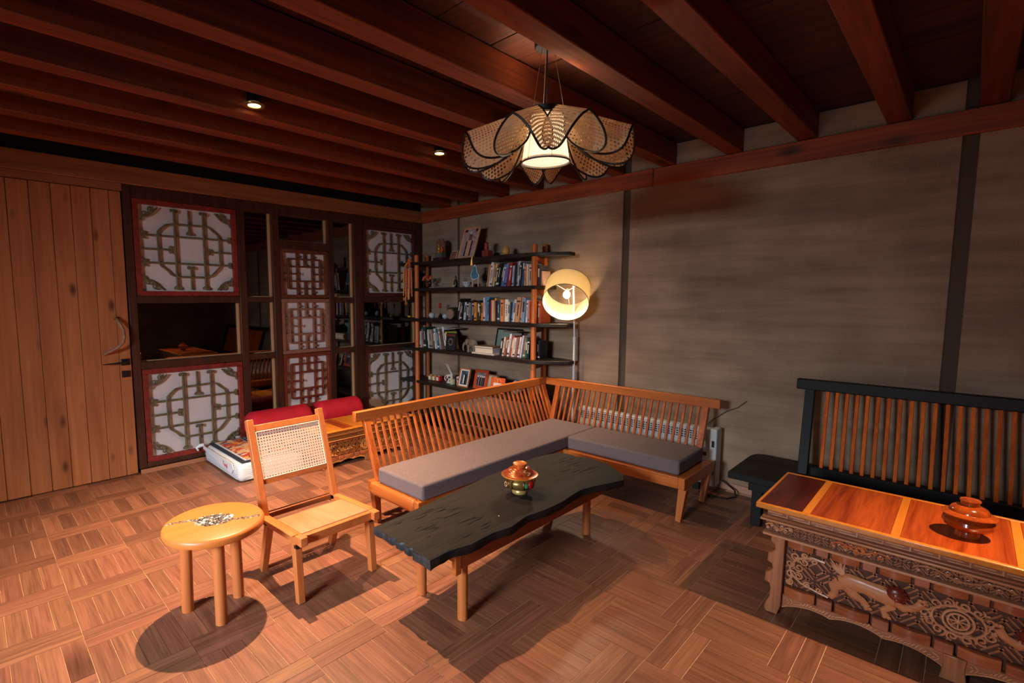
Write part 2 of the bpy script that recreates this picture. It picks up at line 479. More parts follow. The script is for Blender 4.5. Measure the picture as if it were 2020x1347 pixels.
# floor: slab, then parquet blocks: long boards along x between pairs of crossing boards
floor = struct('floor', M().box(-7.2, XB, YF, YR, -0.12, -0.0022), plain('floor_joint_glint', (228, 186, 150), 0.8))  # pale slab colour carries the glints along the seams
LP, WP, ROWH, PER = 0.298, 0.0818, 0.3285, 0.446
g = 0.0026
long_me = M().box(-LP / 2 + g / 2, LP / 2 - g / 2, -WP / 2 + g / 2, WP / 2 - g / 2, -0.002, 0)
cross_me = M().box(-ROWH / 2 + g / 2, ROWH / 2 - g / 2, -0.037 + g / 2, 0.037 - g / 2, -0.002, 0)
cells = []
row_off = {5: -0.93, 4: -1.00, 3: -1.04, 2: -1.03, 1: -0.86, 0: -1.12}
r0 = -9
for r in range(r0, 13):
    y0 = 0.28 + ROWH * r
    xo = -0.93 - 0.02 * ((r * 37) % 7) if r not in (3, 4, 5, 6, 7, 8) else {3: -1.04, 4: -1.00, 5: -0.85, 6: -0.93, 7: -1.07, 8: -1.06}[r]
    k0 = int((-7.3 - xo) / PER) - 1
    for k in range(k0, int((XB - xo) / PER) + 2):
        xa = xo + k * PER
        for c in (0, 1):
            cells.append((xa + 0.037 + 0.074 * c, y0 + ROWH / 2, 1))
        for c in range(4):
            cells.append((xa + 0.148 + LP / 2, y0 + WP / 2 + 0.00065 + c * 0.0821, 0))
def shown(c):
    p = px_of((c[0], c[1], 0))
    return p is not None and -60 < p[0] < 2080 and p[1] < 1420
cells = [c for c in cells if c[0] > -7.1 and c[0] < XB - 0.16 and YF + 0.17 < c[1] < YR - 0.02]
vis = sorted([c for c in cells if shown(c) and c[0] > XL], key=lambda c: (Vector((c[0], c[1], 0)) - CAM).length)[:300]
vset = set(vis)
lm = cm_ = None
for i, c in enumerate(vis):
    src = lm if c[2] == 0 else cm_
    if src is None:
        o = (long_me if c[2] == 0 else cross_me).build('plank', W_FLOOR, floor)
        if c[2] == 0: lm = o
        else: cm_ = o
    else:
        o = src.copy(); COL.objects.link(o); o.parent = floor
    o.location = (c[0], c[1], random.uniform(-0.0004, 0.0004))
    o.rotation_euler = (0, 0, (PI / 2 if c[2] else 0) + (PI if random.random() < .5 else 0))
# boards beyond the nearest 300, in six shades so that they do not read as one slab
FARMAT = [wood('oak_floor_far_%d' % i, tuple(int(v * f) for v in (112, 70, 50)), tuple(int(v * f) for v in (154, 102, 74)), ax, 1.2, 0.42, var=0.0, bump=0.1, contrast=0.45)
          for i, (f, ax) in enumerate(((0.88, 'x'), (1.0, 'x'), (1.1, 'x'), (0.9, 'y'), (1.08, 'y')))]
far = M(); fmi = []
for c in cells:
    if c in vset: continue
    hx, hy = (LP / 2, WP / 2) if c[2] == 0 else (0.037, ROWH / 2)
    far.box(c[0] - hx + g / 2, c[0] + hx - g / 2, c[1] - hy + g / 2, c[1] + hy - g / 2, -0.002, 0)
    fmi += [random.choice((0, 1, 2) if c[2] == 0 else (3, 4))] * 6
fo = far.build('plank_field', FARMAT, floor, kind='stuff', flip=False)
for p, k in zip(fo.data.polygons, fmi): p.material_index = k

# right wall: rammed earth lifts between recessed joints
wr = struct('wall_right', M().box(-7.2, XB, YR + 0.016, YR + 0.3, -0.1, ZC + 0.1), EARTH_D)
for x0, x1 in ((-7.1, -4.285), (-4.245, -2.20), (-2.135, -0.10), (-0.030, 1.96), (2.0, XB)):
    struct('panel', M().box(x0, x1, YR, YR + 0.016, 0, ZC), EARTH, wr, bevel=0.004)
struct('wall_back', M().box(XB, XB + 0.2, YF, YR + 0.3, 0, ZC), EARTH)
wf = struct('wall_front', M().box(-7.2, -2.0, YF - 0.25, YF, 0, ZC).box(-0.5, XB, YF - 0.25, YF, 0, ZC).box(-2.0, -0.5, YF - 0.25, YF, 0, 1.15).box(-2.0, -0.5, YF - 0.25, YF, 2.35, ZC), EARTH)
w1 = struct('window_1', M().box(-2.0, -1.95, YF - 0.16, YF - 0.1, 1.15, 2.35).box(-0.55, -0.5, YF - 0.16, YF - 0.1, 1.15, 2.35).box(-1.95, -0.55, YF - 0.16, YF - 0.1, 1.15, 1.2).box(-1.95, -0.55, YF - 0.16, YF - 0.1, 2.3, 2.35), W_BENCH)
struct('baseboard_right', M().box(-1.42, -1.06, YR - 0.02, YR, 0, 0.055).box(-1.06, XB, YR - 0.02, YR, 0, 0.055).box(-4.9, -1.42, YR - 0.02, YR, 0, 0.055), plain('pink_baseboard', (190, 140, 112), 0.6), bevel=0.003)
struct('baseboard_left', M().box(XL + 0.03, XL + 0.055, 0.99, 4.18, 0, 0.036), plain('baseboard_wood', (176, 118, 84), 0.6), bevel=0.003)

# ceiling: boards over joists
ceil = struct('ceiling', M().box(-7.2, XB, YF, YR, ZC + 0.03, ZC + 0.15), W_BOARD)
y = YF + 0.01
while y < YR - 0.02:
    wd = random.uniform(0.16, 0.22)
    y1 = min(y + wd, YR - 0.002)
    zz = random.uniform(0, 0.006)
    struct('board', M().box(-7.1, XB - 0.01, y, y1 - 0.004, ZC + zz, ZC + 0.03), W_BOARD, ceil)
    y = y1
JX = [-4.50, -4.06, -3.61, -3.17, -2.73, -2.31, -1.865, -1.375, -0.92, -0.445, -0.045, 0.33, 0.80, 1.36, 1.81, 2.26]
for i, x in enumerate(JX):
    struct('joist', M().box(x, x + 0.118, YF + 0.01, YR - 0.005, 2.575, ZC - 0.002), W_JOIST, ceil, bevel=0.005, seg=1)
# wall plates
tr1 = struct('trim_1', M().box(XL + 0.002, -1.93, YR - 0.028, YR + 0.01, 2.432, 2.573), W_BEAM, bevel=0.005, seg=1)
struct('beam_length', M().box(-1.928, XB - 0.01, YR - 0.024, YR + 0.01, 2.430, 2.571), W_BEAM, tr1, bevel=0.005, seg=1)
tr2 = struct('trim_2', M().box(XL - 0.10, XL + 0.035, YF + 0.01, YR - 0.03, 2.432, 2.578), W_LINTEL, bevel=0.006, seg=1)
struct('door_header', M().box(XL - 0.08, XL + 0.02, YF + 0.01, 0.985, 2.372, 2.43), W_LINTEL, tr2)

# left partition: dark posts and rails with panes and old lattice panels between them
wl = thing('wall_left', None, None, (XL, 0, 0), kind='structure')
XF0, XF1 = XL - 0.075, XL + 0.02
for y0, y1 in ((0.985, 1.045), (1.90, 1.968), (2.238, 2.308), (2.862, 2.922), (3.185, 3.305), (4.095, 4.195)):
    M().box(XF0, XF1, y0, y1, 0.036, 2.43).build('post', W_POST, wl, bevel=0.003, seg=1)
def rail(y0, y1, z0, z1): M().box(XF0, XF1 - 0.004, y0, y1, z0, z1).build('rail', W_POST, wl, bevel=0.003, seg=1)
for y0, y1 in ((1.045, 1.90), (1.968, 2.238), (2.308, 2.862), (2.922, 3.185), (3.305, 4.095)):
    rail(y0, y1, 2.335, 2.43); rail(y0, y1, 0.036, 0.075)
rail(1.045, 1.90, 1.46, 1.52); rail(1.045, 1.90, 0.895, 0.962)
rail(1.968, 2.238, 1.465, 1.515); rail(1.968, 2.238, 0.90, 0.955)
rail(2.308, 2.862, 2.005, 2.085)
rail(2.922, 3.185, 1.45, 1.51); rail(2.922, 3.185, 0.89, 0.945)
rail(3.305, 4.095, 1.452, 1.52); rail(3.305, 4.095, 0.90, 0.935)
rail(2.308, 2.862, 0.30, 0.33)
def pane(n, y0, y1, z0, z1, dull=False):
    o = M().box(XL - 0.052, XL - 0.048, y0, y1, z0, z1).build('window_%d' % n, GLASS, kind='structure')
    OFF[o] = (0, 0, 0)
    # pale unpainted reveal seen past the pane
    M().box(XL - 0.047, XL - 0.030, y1 - 0.020, y1 + 0.001, z0, z1).build('jamb', W_JAMB, o)
    M().box(XL - 0.047, XL - 0.034, y0, y1 - 0.021, z0 - 0.001, z0 + 0.007).build('sill', W_JAMB, o)
pane(2, 1.045, 1.90, 0.962, 1.46)
for i, (z0, z1) in enumerate(((1.515, 2.335), (0.955, 1.465), (0.075, 0.90))): pane(3 + i, 1.968, 2.238, z0, z1)
pane(6, 2.308, 2.862, 2.085, 2.335)
for i, (z0, z1) in enumerate(((1.51, 2.335), (0.945, 1.45), (0.075, 0.89))): pane(7 + i, 2.922, 3.185, z0, z1)
pane(10, 3.305, 4.095, 0.935, 1.452)
# the unlit room beyond
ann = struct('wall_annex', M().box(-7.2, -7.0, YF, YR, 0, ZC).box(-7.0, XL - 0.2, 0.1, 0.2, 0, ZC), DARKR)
M().box(XL - 0.09, XL - 0.01, YF, YR - 0.01, 2.579, ZC).build('dark_gap', BLACKW, wl)  # black sheet painted in for the shaded gap between beam and ceiling
# door of pine boards
door = thing('door_1', None, None, (XL, 0.98, 0), kind='structure')
dy = [-1.2, -1.06, -0.94, -0.81, -0.68, -0.545, -0.41, -0.285, -0.16, -0.02, 0.135, 0.272, 0.399, 0.526, 0.649, 0.772, 0.893, 0.977]
for a, b_ in zip(dy[:-1], dy[1:]):
    M().box(XL - 0.03, XL + 0.012, a + 0.001, b_ - 0.001, 0.006, 2.368).build('board', W_DOOR, door, bevel=0.003, seg=1)
struct('wall_left_end', M().box(XL - 0.1, XL, YF, -1.2, 0, 2.43), W_DOOR)
# door hardware
hd = thing('door_lever', 'black lever handle with square rose low on the pine door', 'door handle', (XL + 0.012, 0.93, 0.97))
M().box(XL + 0.012, XL + 0.02, 0.905, 0.965, 0.945, 1.0).build('rose', BLACKM, hd, bevel=0.002)
M().bar((XL + 0.045, 0.945, 0.972), (XL + 0.055, 0.77, 0.968), 0.012, 0.02, (1, 0, 0), 0.008, 0.006).cyl((XL + 0.018, 0.94, 0.972), (XL + 0.05, 0.94, 0.972), 0.010, 12).build('lever', BLACKM, hd, bevel=0.001)
setp(M().box(XL + 0.012, XL + 0.02, 0.903, 0.965, 0.845, 0.90).build('lock_plate', BLACKM, bevel=0.002), 'small square black lock plate under the door lever', 'lock plate')
pts = [(0.06, 0.86, 1.335), (0.045, 0.885, 1.335), (0.075, 0.90, 1.30), (0.085, 0.918, 1.25), (0.088, 0.925, 1.19), (0.088, 0.912, 1.14), (0.08, 0.875, 1.10), (0.06, 0.83, 1.075), (0.03, 0.80, 1.055), (0.013, 0.79, 1.045)]
ant = thing('antler_handle', 'curved antler mounted as pull handle on the pine door', 'door handle', (XL + 0.012, 0.88, 1.2))
M().tube([(XL + p[0], p[1], p[2]) for p in pts], [0.004, 0.012, 0.014, 0.014, 0.013, 0.013, 0.013, 0.012, 0.011, 0.012], 10).build('antler', plain('antler', (150, 108, 84), 0.5, var=0.4, bscale=60, bump=0.5), ant, smooth=True)
M().tube([(XL + 0.045, 0.885, 1.335), (XL + 0.03, 0.90, 1.345), (XL + 0.013, 0.905, 1.34)], [0.012, 0.009, 0.008], 8).build('tine', plain('antler_dark', (70, 46, 36), 0.6), ant, smooth=True)

# ------------------------------------------------------------------ lattice panels
def spiral(cx, cz, r, turns=1.4, start=0.0, d=1, n=18, shrink=0.25):
    return [(cx + (r * (1 - (1 - shrink) * i / n)) * math.cos(start + d * 2 * PI * turns * i / n), cz + (r * (1 - (1 - shrink) * i / n)) * math.sin(start + d * 2 * PI * turns * i / n)) for i in range(n + 1)]
def lattice_octagon(y0, y1, z0, z1, label, bars=GREEN_B, fr=RED_FR, fw_=0.042):
    t = thing('lattice_panel', label, 'lattice panel', (XL, (y0 + y1) / 2, z0), group='octagon lattice panels')
    X0, X1 = XL - 0.03, XL + 0.014
    for bx in ((y0, y1, z1 - fw_, z1), (y0, y1, z0, z0 + fw_), (y0, y0 + fw_, z0 + fw_, z1 - fw_), (y1 - fw_, y1, z0 + fw_, z1 - fw_)):
        M().box(X0, X1, *bx).build('frame_rail', fr, t, bevel=0.003, seg=1)
    a0, a1, c0, c1 = y0 + fw_, y1 - fw_, z0 + fw_, z1 - fw_
    M().box(XL - 0.028, XL - 0.024, a0, a1, c0, c1).build('paper', PAPER, t)
    W, H = a1 - a0, c1 - c0
    def P(u, v, x=0.0): return (XL - 0.003 + x, a0 + u * W, c0 + v * H)
    def bar(*uv, r=0.0088, x=0.0, nm='lattice_bar'):
        M().tube([P(u, v, x) for u, v in uv], r, 8).build(nm, bars, t, smooth=True)
    A, B_, C, D = 0.36, 0.67, 0.335, 0.655
    bar((A, 0.02), (A, 0.98), r=0.0098, x=0.003); bar((B_, 0.02), (B_, 0.98), r=0.0098, x=0.003)
    bar((0.02, C), (0.98, C)); bar((0.02, D), (0.98, D))
    o8 = [(A - 0.02, 0.80), (0.27, 0.785), (0.22, 0.74), (0.185, 0.70), (0.18, D)]
    bar(*(o8 + [(0.185, C), (0.2, 0.30), (0.26, 0.25), (0.30, 0.20), (A, 0.175), (B_, 0.175), (0.74, 0.2), (0.79, 0.25), (0.84, 0.31), (0.845, C), (0.845, D), (0.83, 0.71), (0.77, 0.76), (0.73, 0.80), (B_, 0.81), (A - 0.02, 0.80)]), r=0.0085, x=0.004)
    bar((0.515, 0.98), (0.515, D + 0.03)); bar((0.515, 0.02), (0.515, C - 0.03))
    bar((0.02, 0.495), (A - 0.05, 0.495)); bar((0.98, 0.495), (B_ + 0.05, 0.495))
    def curl(u, v, du, dv, s=0.018):
        # twin scrolls ending a bar, opening either side of it
        m_ = M()
        for sg in (-1, 1):
            ox, oz = (sg * s, 0) if dv else (0, sg * s)
            m_.tube([(XL + 0.002, p[0], p[1]) for p in spiral(a0 + u * W + ox, c0 + v * H + oz, s * 0.75, 1.25, PI / 2 * (dv if dv else 0) + (0 if du >= 0 else PI), sg)], 0.0055, 6)
        m_.build('scroll', bars, t, smooth=True)
    for u, v, du, dv in ((0.515, D + 0.045, 0, 1), (0.515, C - 0.045, 0, -1), (A - 0.055, 0.495, 1, 0), (B_ + 0.055, 0.495, -1, 0), (0.04, D, 1, 0), (0.04, C, 1, 0), (0.96, D, -1, 0), (0.96, C, -1, 0),
                         (A, 0.04, 0, 1), (B_, 0.04, 0, 1), (A, 0.96, 0, -1), (B_, 0.96, 0, -1)):
        curl(u, v, du, dv)
    for su, sv in ((0, 0), (1, 0), (0, 1), (1, 1)):
        m_ = M()
        sx, sz = (1 if su == 0 else -1), (1 if sv == 0 else -1)
        bx, bz = a0 + su * W, c0 + sv * H
        s1 = spiral(bx + sx * 0.05, bz + sz * 0.075, 0.026, 1.4, 0, sx * sz)
        s2 = spiral(bx + sx * 0.10, bz + sz * 0.04, 0.028, 1.4, PI / 2, -sx * sz)
        for s_ in (s1, s2): m_.tube([(XL + 0.002, p[0], p[1]) for p in s_], 0.0062, 6)
        m_.tube([(XL + 0.002, bx + sx * 0.015, bz + sz * 0.13), (XL + 0.002, bx + sx * 0.03, bz + sz * 0.10), (XL + 0.002, bx + sx * 0.075, bz + sz * 0.085), (XL + 0.002, bx + sx * 0.10, bz + sz * 0.07), (XL + 0.002, bx + sx * 0.15, bz + sz * 0.015)], 0.008, 6)
        m_.build('corner_scroll', bars, t, smooth=True)
    return t
lattice_octagon(1.05, 1.896, 1.522, 2.332, 'upper octagon lattice panel in red frame beside the pine door')
lattice_octagon(1.05, 1.896, 0.077, 0.893, 'lower octagon lattice panel in bright red frame beside the pine door')
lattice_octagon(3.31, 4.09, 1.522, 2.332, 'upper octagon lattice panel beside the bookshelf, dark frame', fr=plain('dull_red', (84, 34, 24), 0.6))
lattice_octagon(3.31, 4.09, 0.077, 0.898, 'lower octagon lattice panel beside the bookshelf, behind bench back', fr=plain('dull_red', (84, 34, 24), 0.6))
def lattice_square(y0, y1, z0, z1, label, mt):
    t = thing('lattice_panel', label, 'lattice panel', (XL, (y0 + y1) / 2, z0), group='square fret lattice panels')
    f_ = 0.038
    for bx in ((y0, y1, z1 - f_, z1), (y0, y1, z0, z0 + f_), (y0, y0 + f_, z0 + f_, z1 - f_), (y1 - f_, y1, z0 + f_, z1 - f_)):
        M().box(XL - 0.03, XL + 0.014, *bx).build('frame_rail', mt, t, bevel=0.003, seg=1)
    a0, a1, c0, c1 = y0 + f_, y1 - f_, z0 + f_, z1 - f_
    M().box(XL - 0.028, XL - 0.024, a0, a1, c0, c1).build('paper', PAPER, t)
    W, H = a1 - a0, c1 - c0
    h = 0.0085
    def bar(u0, v0, u1, v1, x=0.0):
        ya, yb, za, zb = a0 + min(u0, u1) * W, a0 + max(u0, u1) * W, c0 + min(v0, v1) * H, c0 + max(v0, v1) * H
        if abs(u0 - u1) < 1e-6: ya -= h; yb += h
        else: za -= h; zb += h
        M().box(XL - 0.022, XL + 0.004 + x, ya, yb, za, zb).build('lattice_bar', mt, t, bevel=0.003, seg=2)
    for u in (0.33, 0.69): bar(u, 0, u, 1)
    for v in (0.33, 0.68): bar(0, v, 1, v, 0.002)
    bar(0.12, 0.15, 0.88, 0.15, 0.004); bar(0.12, 0.86, 0.88, 0.86, 0.004); bar(0.12, 0.15, 0.12, 0.86, 0.005); bar(0.88, 0.15, 0.88, 0.86, 0.005)
    for q in ((0.51, 0.69, 0.51, 1), (0.51, 0, 0.51, 0.32), (0, 0.505, 0.32, 0.505), (0.70, 0.505, 1, 0.505)): bar(*q)
    for u, v in ((0.33, 0.93), (0.69, 0.93), (0.51, 0.72), (0.33, 0.07), (0.69, 0.07), (0.05, 0.60), (0.95, 0.60), (0.05, 0.40), (0.95, 0.40), (0.36, 0.505), (0.66, 0.505), (0.51, 0.29)):
        M().ell((XL + 0.006, a0 + u * W + 0.014, c0 + v * H), (0.006, 0.011, 0.014), 8, 5).build('bud', mt, t, smooth=True)
lattice_square(2.31, 2.86, 1.50, 2.003, 'topmost square fret panel, dark brown, under the small top pane', BROWN_B)
lattice_square(2.31, 2.86, 0.925, 1.495, 'middle square fret panel, pale pinkish wood', PALE_B)
lattice_square(2.31, 2.86, 0.335, 0.92, 'lowest square fret panel, red brown, above the red bolsters', plain('redbrown_lattice', (122, 50, 30), 0.5, var=0.2, bscale=30))

# recessed downlights
for i, (p, e, t_, sz) in enumerate(SPOTS):
    lab = ['round brass-rimmed ceiling downlight between joists nearer the pine door', 'round brass-rimmed ceiling downlight between joists nearer the bookshelf', 'brass-rimmed ceiling downlight above the large carved table'][i]
    d = thing('ceiling_downlight', lab, 'downlight', (p[0], p[1], ZC), group='ceiling downlights')
    zb = p[2] + 0.012
    M().lathe([(0.0, ZC - 0.001), (0.040, ZC - 0.001), (0.040, zb + 0.01), (0.030, zb + 0.004)], (p[0], p[1], 0), 28, cap=False).build('housing', BLACKM, d, smooth=True)
    M().lathe([(0.036, 0.001), (0.036, -0.006), (0.055, -0.008), (0.058, -0.002), (0.058, 0.001)], (p[0], p[1], zb), 28, cap=False).build('trim_ring', plain('brass_ring', (190, 160, 110), 0.3, 0.8), d, smooth=True)
    M().lathe([(0.0, -0.0005), (0.035, -0.0005), (0.035, 0.001)], (p[0], p[1], zb), 24, cap=False).build('lens', plain('lens_glow', (255, 220, 170), 0.5, emit=(255, 205, 140), estr=12), d)

# ------------------------------------------------------------------ L-shaped bench
bench = thing('corner_bench', 'L-shaped orange wood corner bench with slatted back', 'bench', (-2.2, 3.3, 0))
M().box(-2.69, -2.20, 1.865, 3.90, 0.262, 0.30).build('seat_deck', W_BENCH, bench, bevel=0.004)
M().box(-2.198, -1.27, 3.36, 3.86, 0.262, 0.30).build('seat_deck', W_BENCHX, bench, bevel=0.004)
M().box(-2.238, -2.198, 1.83, 3.335, 0.222, 0.30).build('front_rail', W_BENCH, bench, bevel=0.005)
M().box(-2.238, -1.295, 3.335, 3.372, 0.222, 0.301).build('front_rail', W_BENCHX, bench, bevel=0.005)
M().box(-1.295, -1.25, 3.333, 3.88, 0.222, 0.301).build('end_rail', W_BENCH, bench, bevel=0.006)
M().box(-2.69, -2.24, 1.825, 1.87, 0.218, 0.301).build('end_rail', W_BENCHX, bench, bevel=0.018, seg=4)
M().box(-2.73, -2.69, 1.84, 3.92, 0.225, 0.298).build('back_rail', W_BENCH, bench, bevel=0.004)
for x, y, dx, dy in ((-1.262, 3.352, -0.02, -0.012), (-1.275, 3.82, -0.02, -0.02), (-2.222, 1.875, -0.01, 0.012), (-2.70, 1.875, 0.0, 0.02), (-2.70, 3.85, 0, 0)):
    M().bar((x, y, 0.225), (x + dx, y + dy, 0.001), 0.052, 0.052, (1, 0, 0), 0.036, 0.036).build('leg', W_LEG, bench, bevel=0.003)
# cushions lie on the seat
cu = M().box(-2.635, -2.185, 1.853, 3.80, 0.302, 0.402).build('cushion', FAB_T, bevel=0.016, seg=3)
setp(cu, 'long grey brown cushion on the left arm of the corner bench', 'cushion', 'bench cushions')
cu = M().box(-2.18, -1.302, 3.36, 3.80, 0.303, 0.405).build('cushion', FAB_T, bevel=0.016, seg=3)
setp(cu, 'short grey brown cushion on the right arm of the corner bench', 'cushion', 'bench cushions')
for c, ax in (('L', 0), ('R', 0)): pass
# top rails
M().box(-2.842, -2.80, 1.80, 3.97, 0.68, 0.747).build('top_rail', W_BENCH, bench, bevel=0.004)
M().box(-2.799, -1.245, 3.93, 3.972, 0.68, 0.747).build('top_rail', W_BENCHX, bench, bevel=0.004)
def slat(p, q, w_, h_, side, nm='slat', mt=W_SLAT, par=bench):
    return M().bar(p, q, w_, h_, side).build(nm, mt, par, bevel=0.002, seg=1)
for i in range(34):
    y = 1.955 + 1.87 * i / 33
    slat((-2.665, y, 0.30), (-2.812, y, 0.682), 0.019, 0.014, (0, 1, 0))
slat((-2.665, 1.888, 0.299), (-2.815, 1.888, 0.682), 0.045, 0.034, (0, 1, 0), 'post')
slat((-2.665, 3.88, 0.299), (-2.815, 3.89, 0.682), 0.045, 0.034, (0, 1, 0), 'post')
for i in range(24):
    x = -2.595 + 1.20 * i / 23
    slat((x, 3.815, 0.30), (x, 3.942, 0.682), 0.019, 0.014, (1, 0, 0))
slat((-1.345, 3.812, 0.299), (-1.345, 3.942, 0.682), 0.045, 0.034, (1, 0, 0), 'post')
slat((-2.655, 3.812, 0.299), (-2.665, 3.942, 0.682), 0.045, 0.034, (1, 0, 0), 'post')

# ------------------------------------------------------------------ charred slab coffee table
ct = thing('coffee_table', 'low coffee table with a charred black live-edge slab top on round legs', 'coffee table', (-1.74, 2.15, 0))
L_ = [(-1.945, 1.34), (-1.952, 1.50), (-1.967, 1.654), (-1.985, 1.80), (-1.995, 1.944), (-2.012, 2.09), (-2.028, 2.239), (-2.03, 2.42), (-2.042, 2.609), (-2.045, 2.75), (-2.025, 2.86)]
F_ = [(-1.985, 2.972), (-1.90, 2.985), (-1.84, 2.97), (-1.80, 3.01), (-1.70, 2.995), (-1.62, 2.985)]
R_ = [(-1.535, 2.93), (-1.44, 2.86), (-1.40, 2.78), (-1.425, 2.70), (-1.47, 2.57), (-1.497, 2.46), (-1.49, 2.375), (-1.475, 2.24), (-1.478, 2.10), (-1.50, 1.96), (-1.477, 1.814), (-1.497, 1.70), (-1.493, 1.549), (-1.52, 1.44), (-1.515, 1.322)]
def densify(pts, k):
    o = []
    for a, b_ in zip(pts[:-1], pts[1:]):
        for i in range(k): o.append((a[0] + (b_[0] - a[0]) * i / k, a[1] + (b_[1] - a[1]) * i / k))
    o.append(pts[-1]); return o
out = densify(L_ + F_ + R_, 4)
N_ = [(-1.515, 1.322)] + [(-1.515 - 0.43 * t, 1.322 + 0.018 * t + (0.016 if i_ in (9, 10, 14, 18, 19) else 0) + 0.0025 * math.sin(t * 17)) for i_, t in [(i, i / 30) for i in range(1, 30)]]
out = out[:-1] + N_
slab = M(); n_ = len(out); vs = []
rnd = random.Random(3)
jit = [(rnd.uniform(-.0015, .0015), rnd.uniform(-.0015, .0015)) for _ in out]
cxy = (-1.74, 2.15)
for lvl, (z_, ins) in enumerate(((0.360, 0.005), (0.366, 0.0), (0.386, -0.002), (0.399, 0.0), (0.402, 0.003))):
    for (x, y), j in zip(out, jit):
        dx, dy = x - cxy[0], (y - max(1.5, min(2.85, y)))
        l = math.hypot(dx, dy) + 1e-6
        zz = z_ + (0.003 * math.sin(y * 23 + x * 9) + 0.002 * math.sin(y * 61)) * (1 if lvl == 0 else 0.2 * (lvl < 3))
        vs.append((x - dx / l * ins + j[0] * (lvl < 3), y - dy / l * ins + j[1] * (lvl < 3), zz))
fs = [tuple(range(n_))[::-1]]
for l in range(4):
    for i in range(n_):
        j = (i + 1) % n_
        fs.append((l * n_ + i, l * n_ + j, (l + 1) * n_ + j, (l + 1) * n_ + i))
fs.append(tuple(4 * n_ + i for i in range(n_)))
so = slab.add(vs, fs).build('slab_top', [W_BLACKT, CHAR_DAYLIT], ct, smooth=True)
for p in so.data.polygons:
    c = p.center
    if c.y + 2.15 < 1.37 and abs(p.normal.z) < 0.6: p.material_index = 1
# weathered checks and burnt relief standing a little proud near the near end
rel = M(); rnd = random.Random(5)
for i in range(26):
    x = rnd.uniform(-1.90, -1.56); y = rnd.uniform(1.40, 1.72); l = rnd.uniform(0.05, 0.16)
    rel.tube([(x, y, 0.4015), (x + rnd.uniform(-.01, .01), y + l / 2, 0.4025), (x + rnd.uniform(-.015, .015), y + l, 0.4015)], [0.001, rnd.uniform(.002, .0035), 0.001], 6)
for i in range(12):
    x = rnd.uniform(-1.95, -1.6); y = rnd.uniform(2.62, 2.85); l = rnd.uniform(0.05, 0.13)
    rel.tube([(x, y, 0.4015), (x + .005, y + l / 2, 0.4022), (x + .012, y + l, 0.4015)], [0.001, 0.0025, 0.001], 6)
rel.build('grain_ridges', W_BLACKT, ct, smooth=True, kind='stuff')
setp(M().ell((-1.60, 1.86, 0.4035), (0.004, 0.003, 0.002), 8, 5).build('crumb', plain('crumb_white', (200, 196, 190), 0.7), ct))
for x, y in ((-1.865, 1.572), (-1.575, 1.575), (-1.625, 2.742), (-1.905, 2.735)):
    M().cyl((x, y, 0.001), (x, y, 0.362), 0.0245, 24).build('leg', W_LEG, ct, smooth=True)
M().box(-1.553, -1.528, 1.51, 2.83, 0.283, 0.36).build('apron', wood('apron_wood', (130, 56, 26), (160, 78, 38), 'y', 0.8, 0.4), ct, bevel=0.003)
M().box(-1.93, -1.905, 1.51, 2.83, 0.295, 0.36).build('apron', MC['apron_wood'], ct, bevel=0.003)
M().box(-1.553, -1.527, 1.485, 1.52, 0.262, 0.36).build('bracket', W_BENCH, ct, bevel=0.003)
M().box(-1.91, -1.55, 1.50, 1.525, 0.31, 0.36).build('cross_rail', W_BENCHX, ct, bevel=0.003)

# painted lidded offering bowl on the coffee table
BRASS = plain('aged_brass', (176, 140, 78), 0.28, 0.75)
COPP = plain('copper_paint', (196, 96, 48), 0.25, 0.5, var=0.35, bscale=55)
ENA = plain('enamel_green', (60, 140, 96), 0.3); ENR = plain('enamel_red', (190, 24, 22), 0.3); CREAM = plain('enamel_cream', (225, 190, 150), 0.4)
bc = (-1.722, 2.180, 0.4032)
bw = thing('lidded_bowl', 'brass and copper lidded offering bowl with red enamel on the charred table', 'bowl', bc)
M().lathe([(0.0, 0), (0.042, 0), (0.044, 0.004), (0.043, 0.018), (0.038, 0.024), (0.040, 0.027)], bc, 40).build('foot', plain('foot_brass', (214, 180, 110), 0.35, 0.5), bw, smooth=True)
M().lathe([(0.036, 0.026), (0.066, 0.034), (0.080, 0.046), (0.086, 0.062), (0.083, 0.080), (0.074, 0.089), (0.074, 0.093), (0.081, 0.098)], bc, 48).build('body', BRASS, bw, smooth=True)
M().lathe([(0.078, 0.098), (0.099, 0.102), (0.103, 0.106), (0.101, 0.110), (0.082, 0.113), (0.074, 0.118), (0.066, 0.134), (0.048, 0.146), (0.035, 0.150)], bc, 48).build('lid', COPP, bw, smooth=True)
M().lathe([(0.033, 0.149), (0.035, 0.156), (0.040, 0.170), (0.038, 0.172), (0.030, 0.168), (0.0, 0.166)], bc, 36, cap=False).build('knob', plain('knob_copper', (226, 126, 56), 0.35, 0.4), bw, smooth=True)
M().tube([(bc[0] + 0.1015 * math.cos(t), bc[1] + 0.1015 * math.sin(t), bc[2] + 0.106) for t in [2 * PI * i / 48 for i in range(48)]], 0.0028, 6, closed=True).build('rim', plain('rim_gold', (230, 160, 70), 0.3, 0.6), bw, smooth=True)
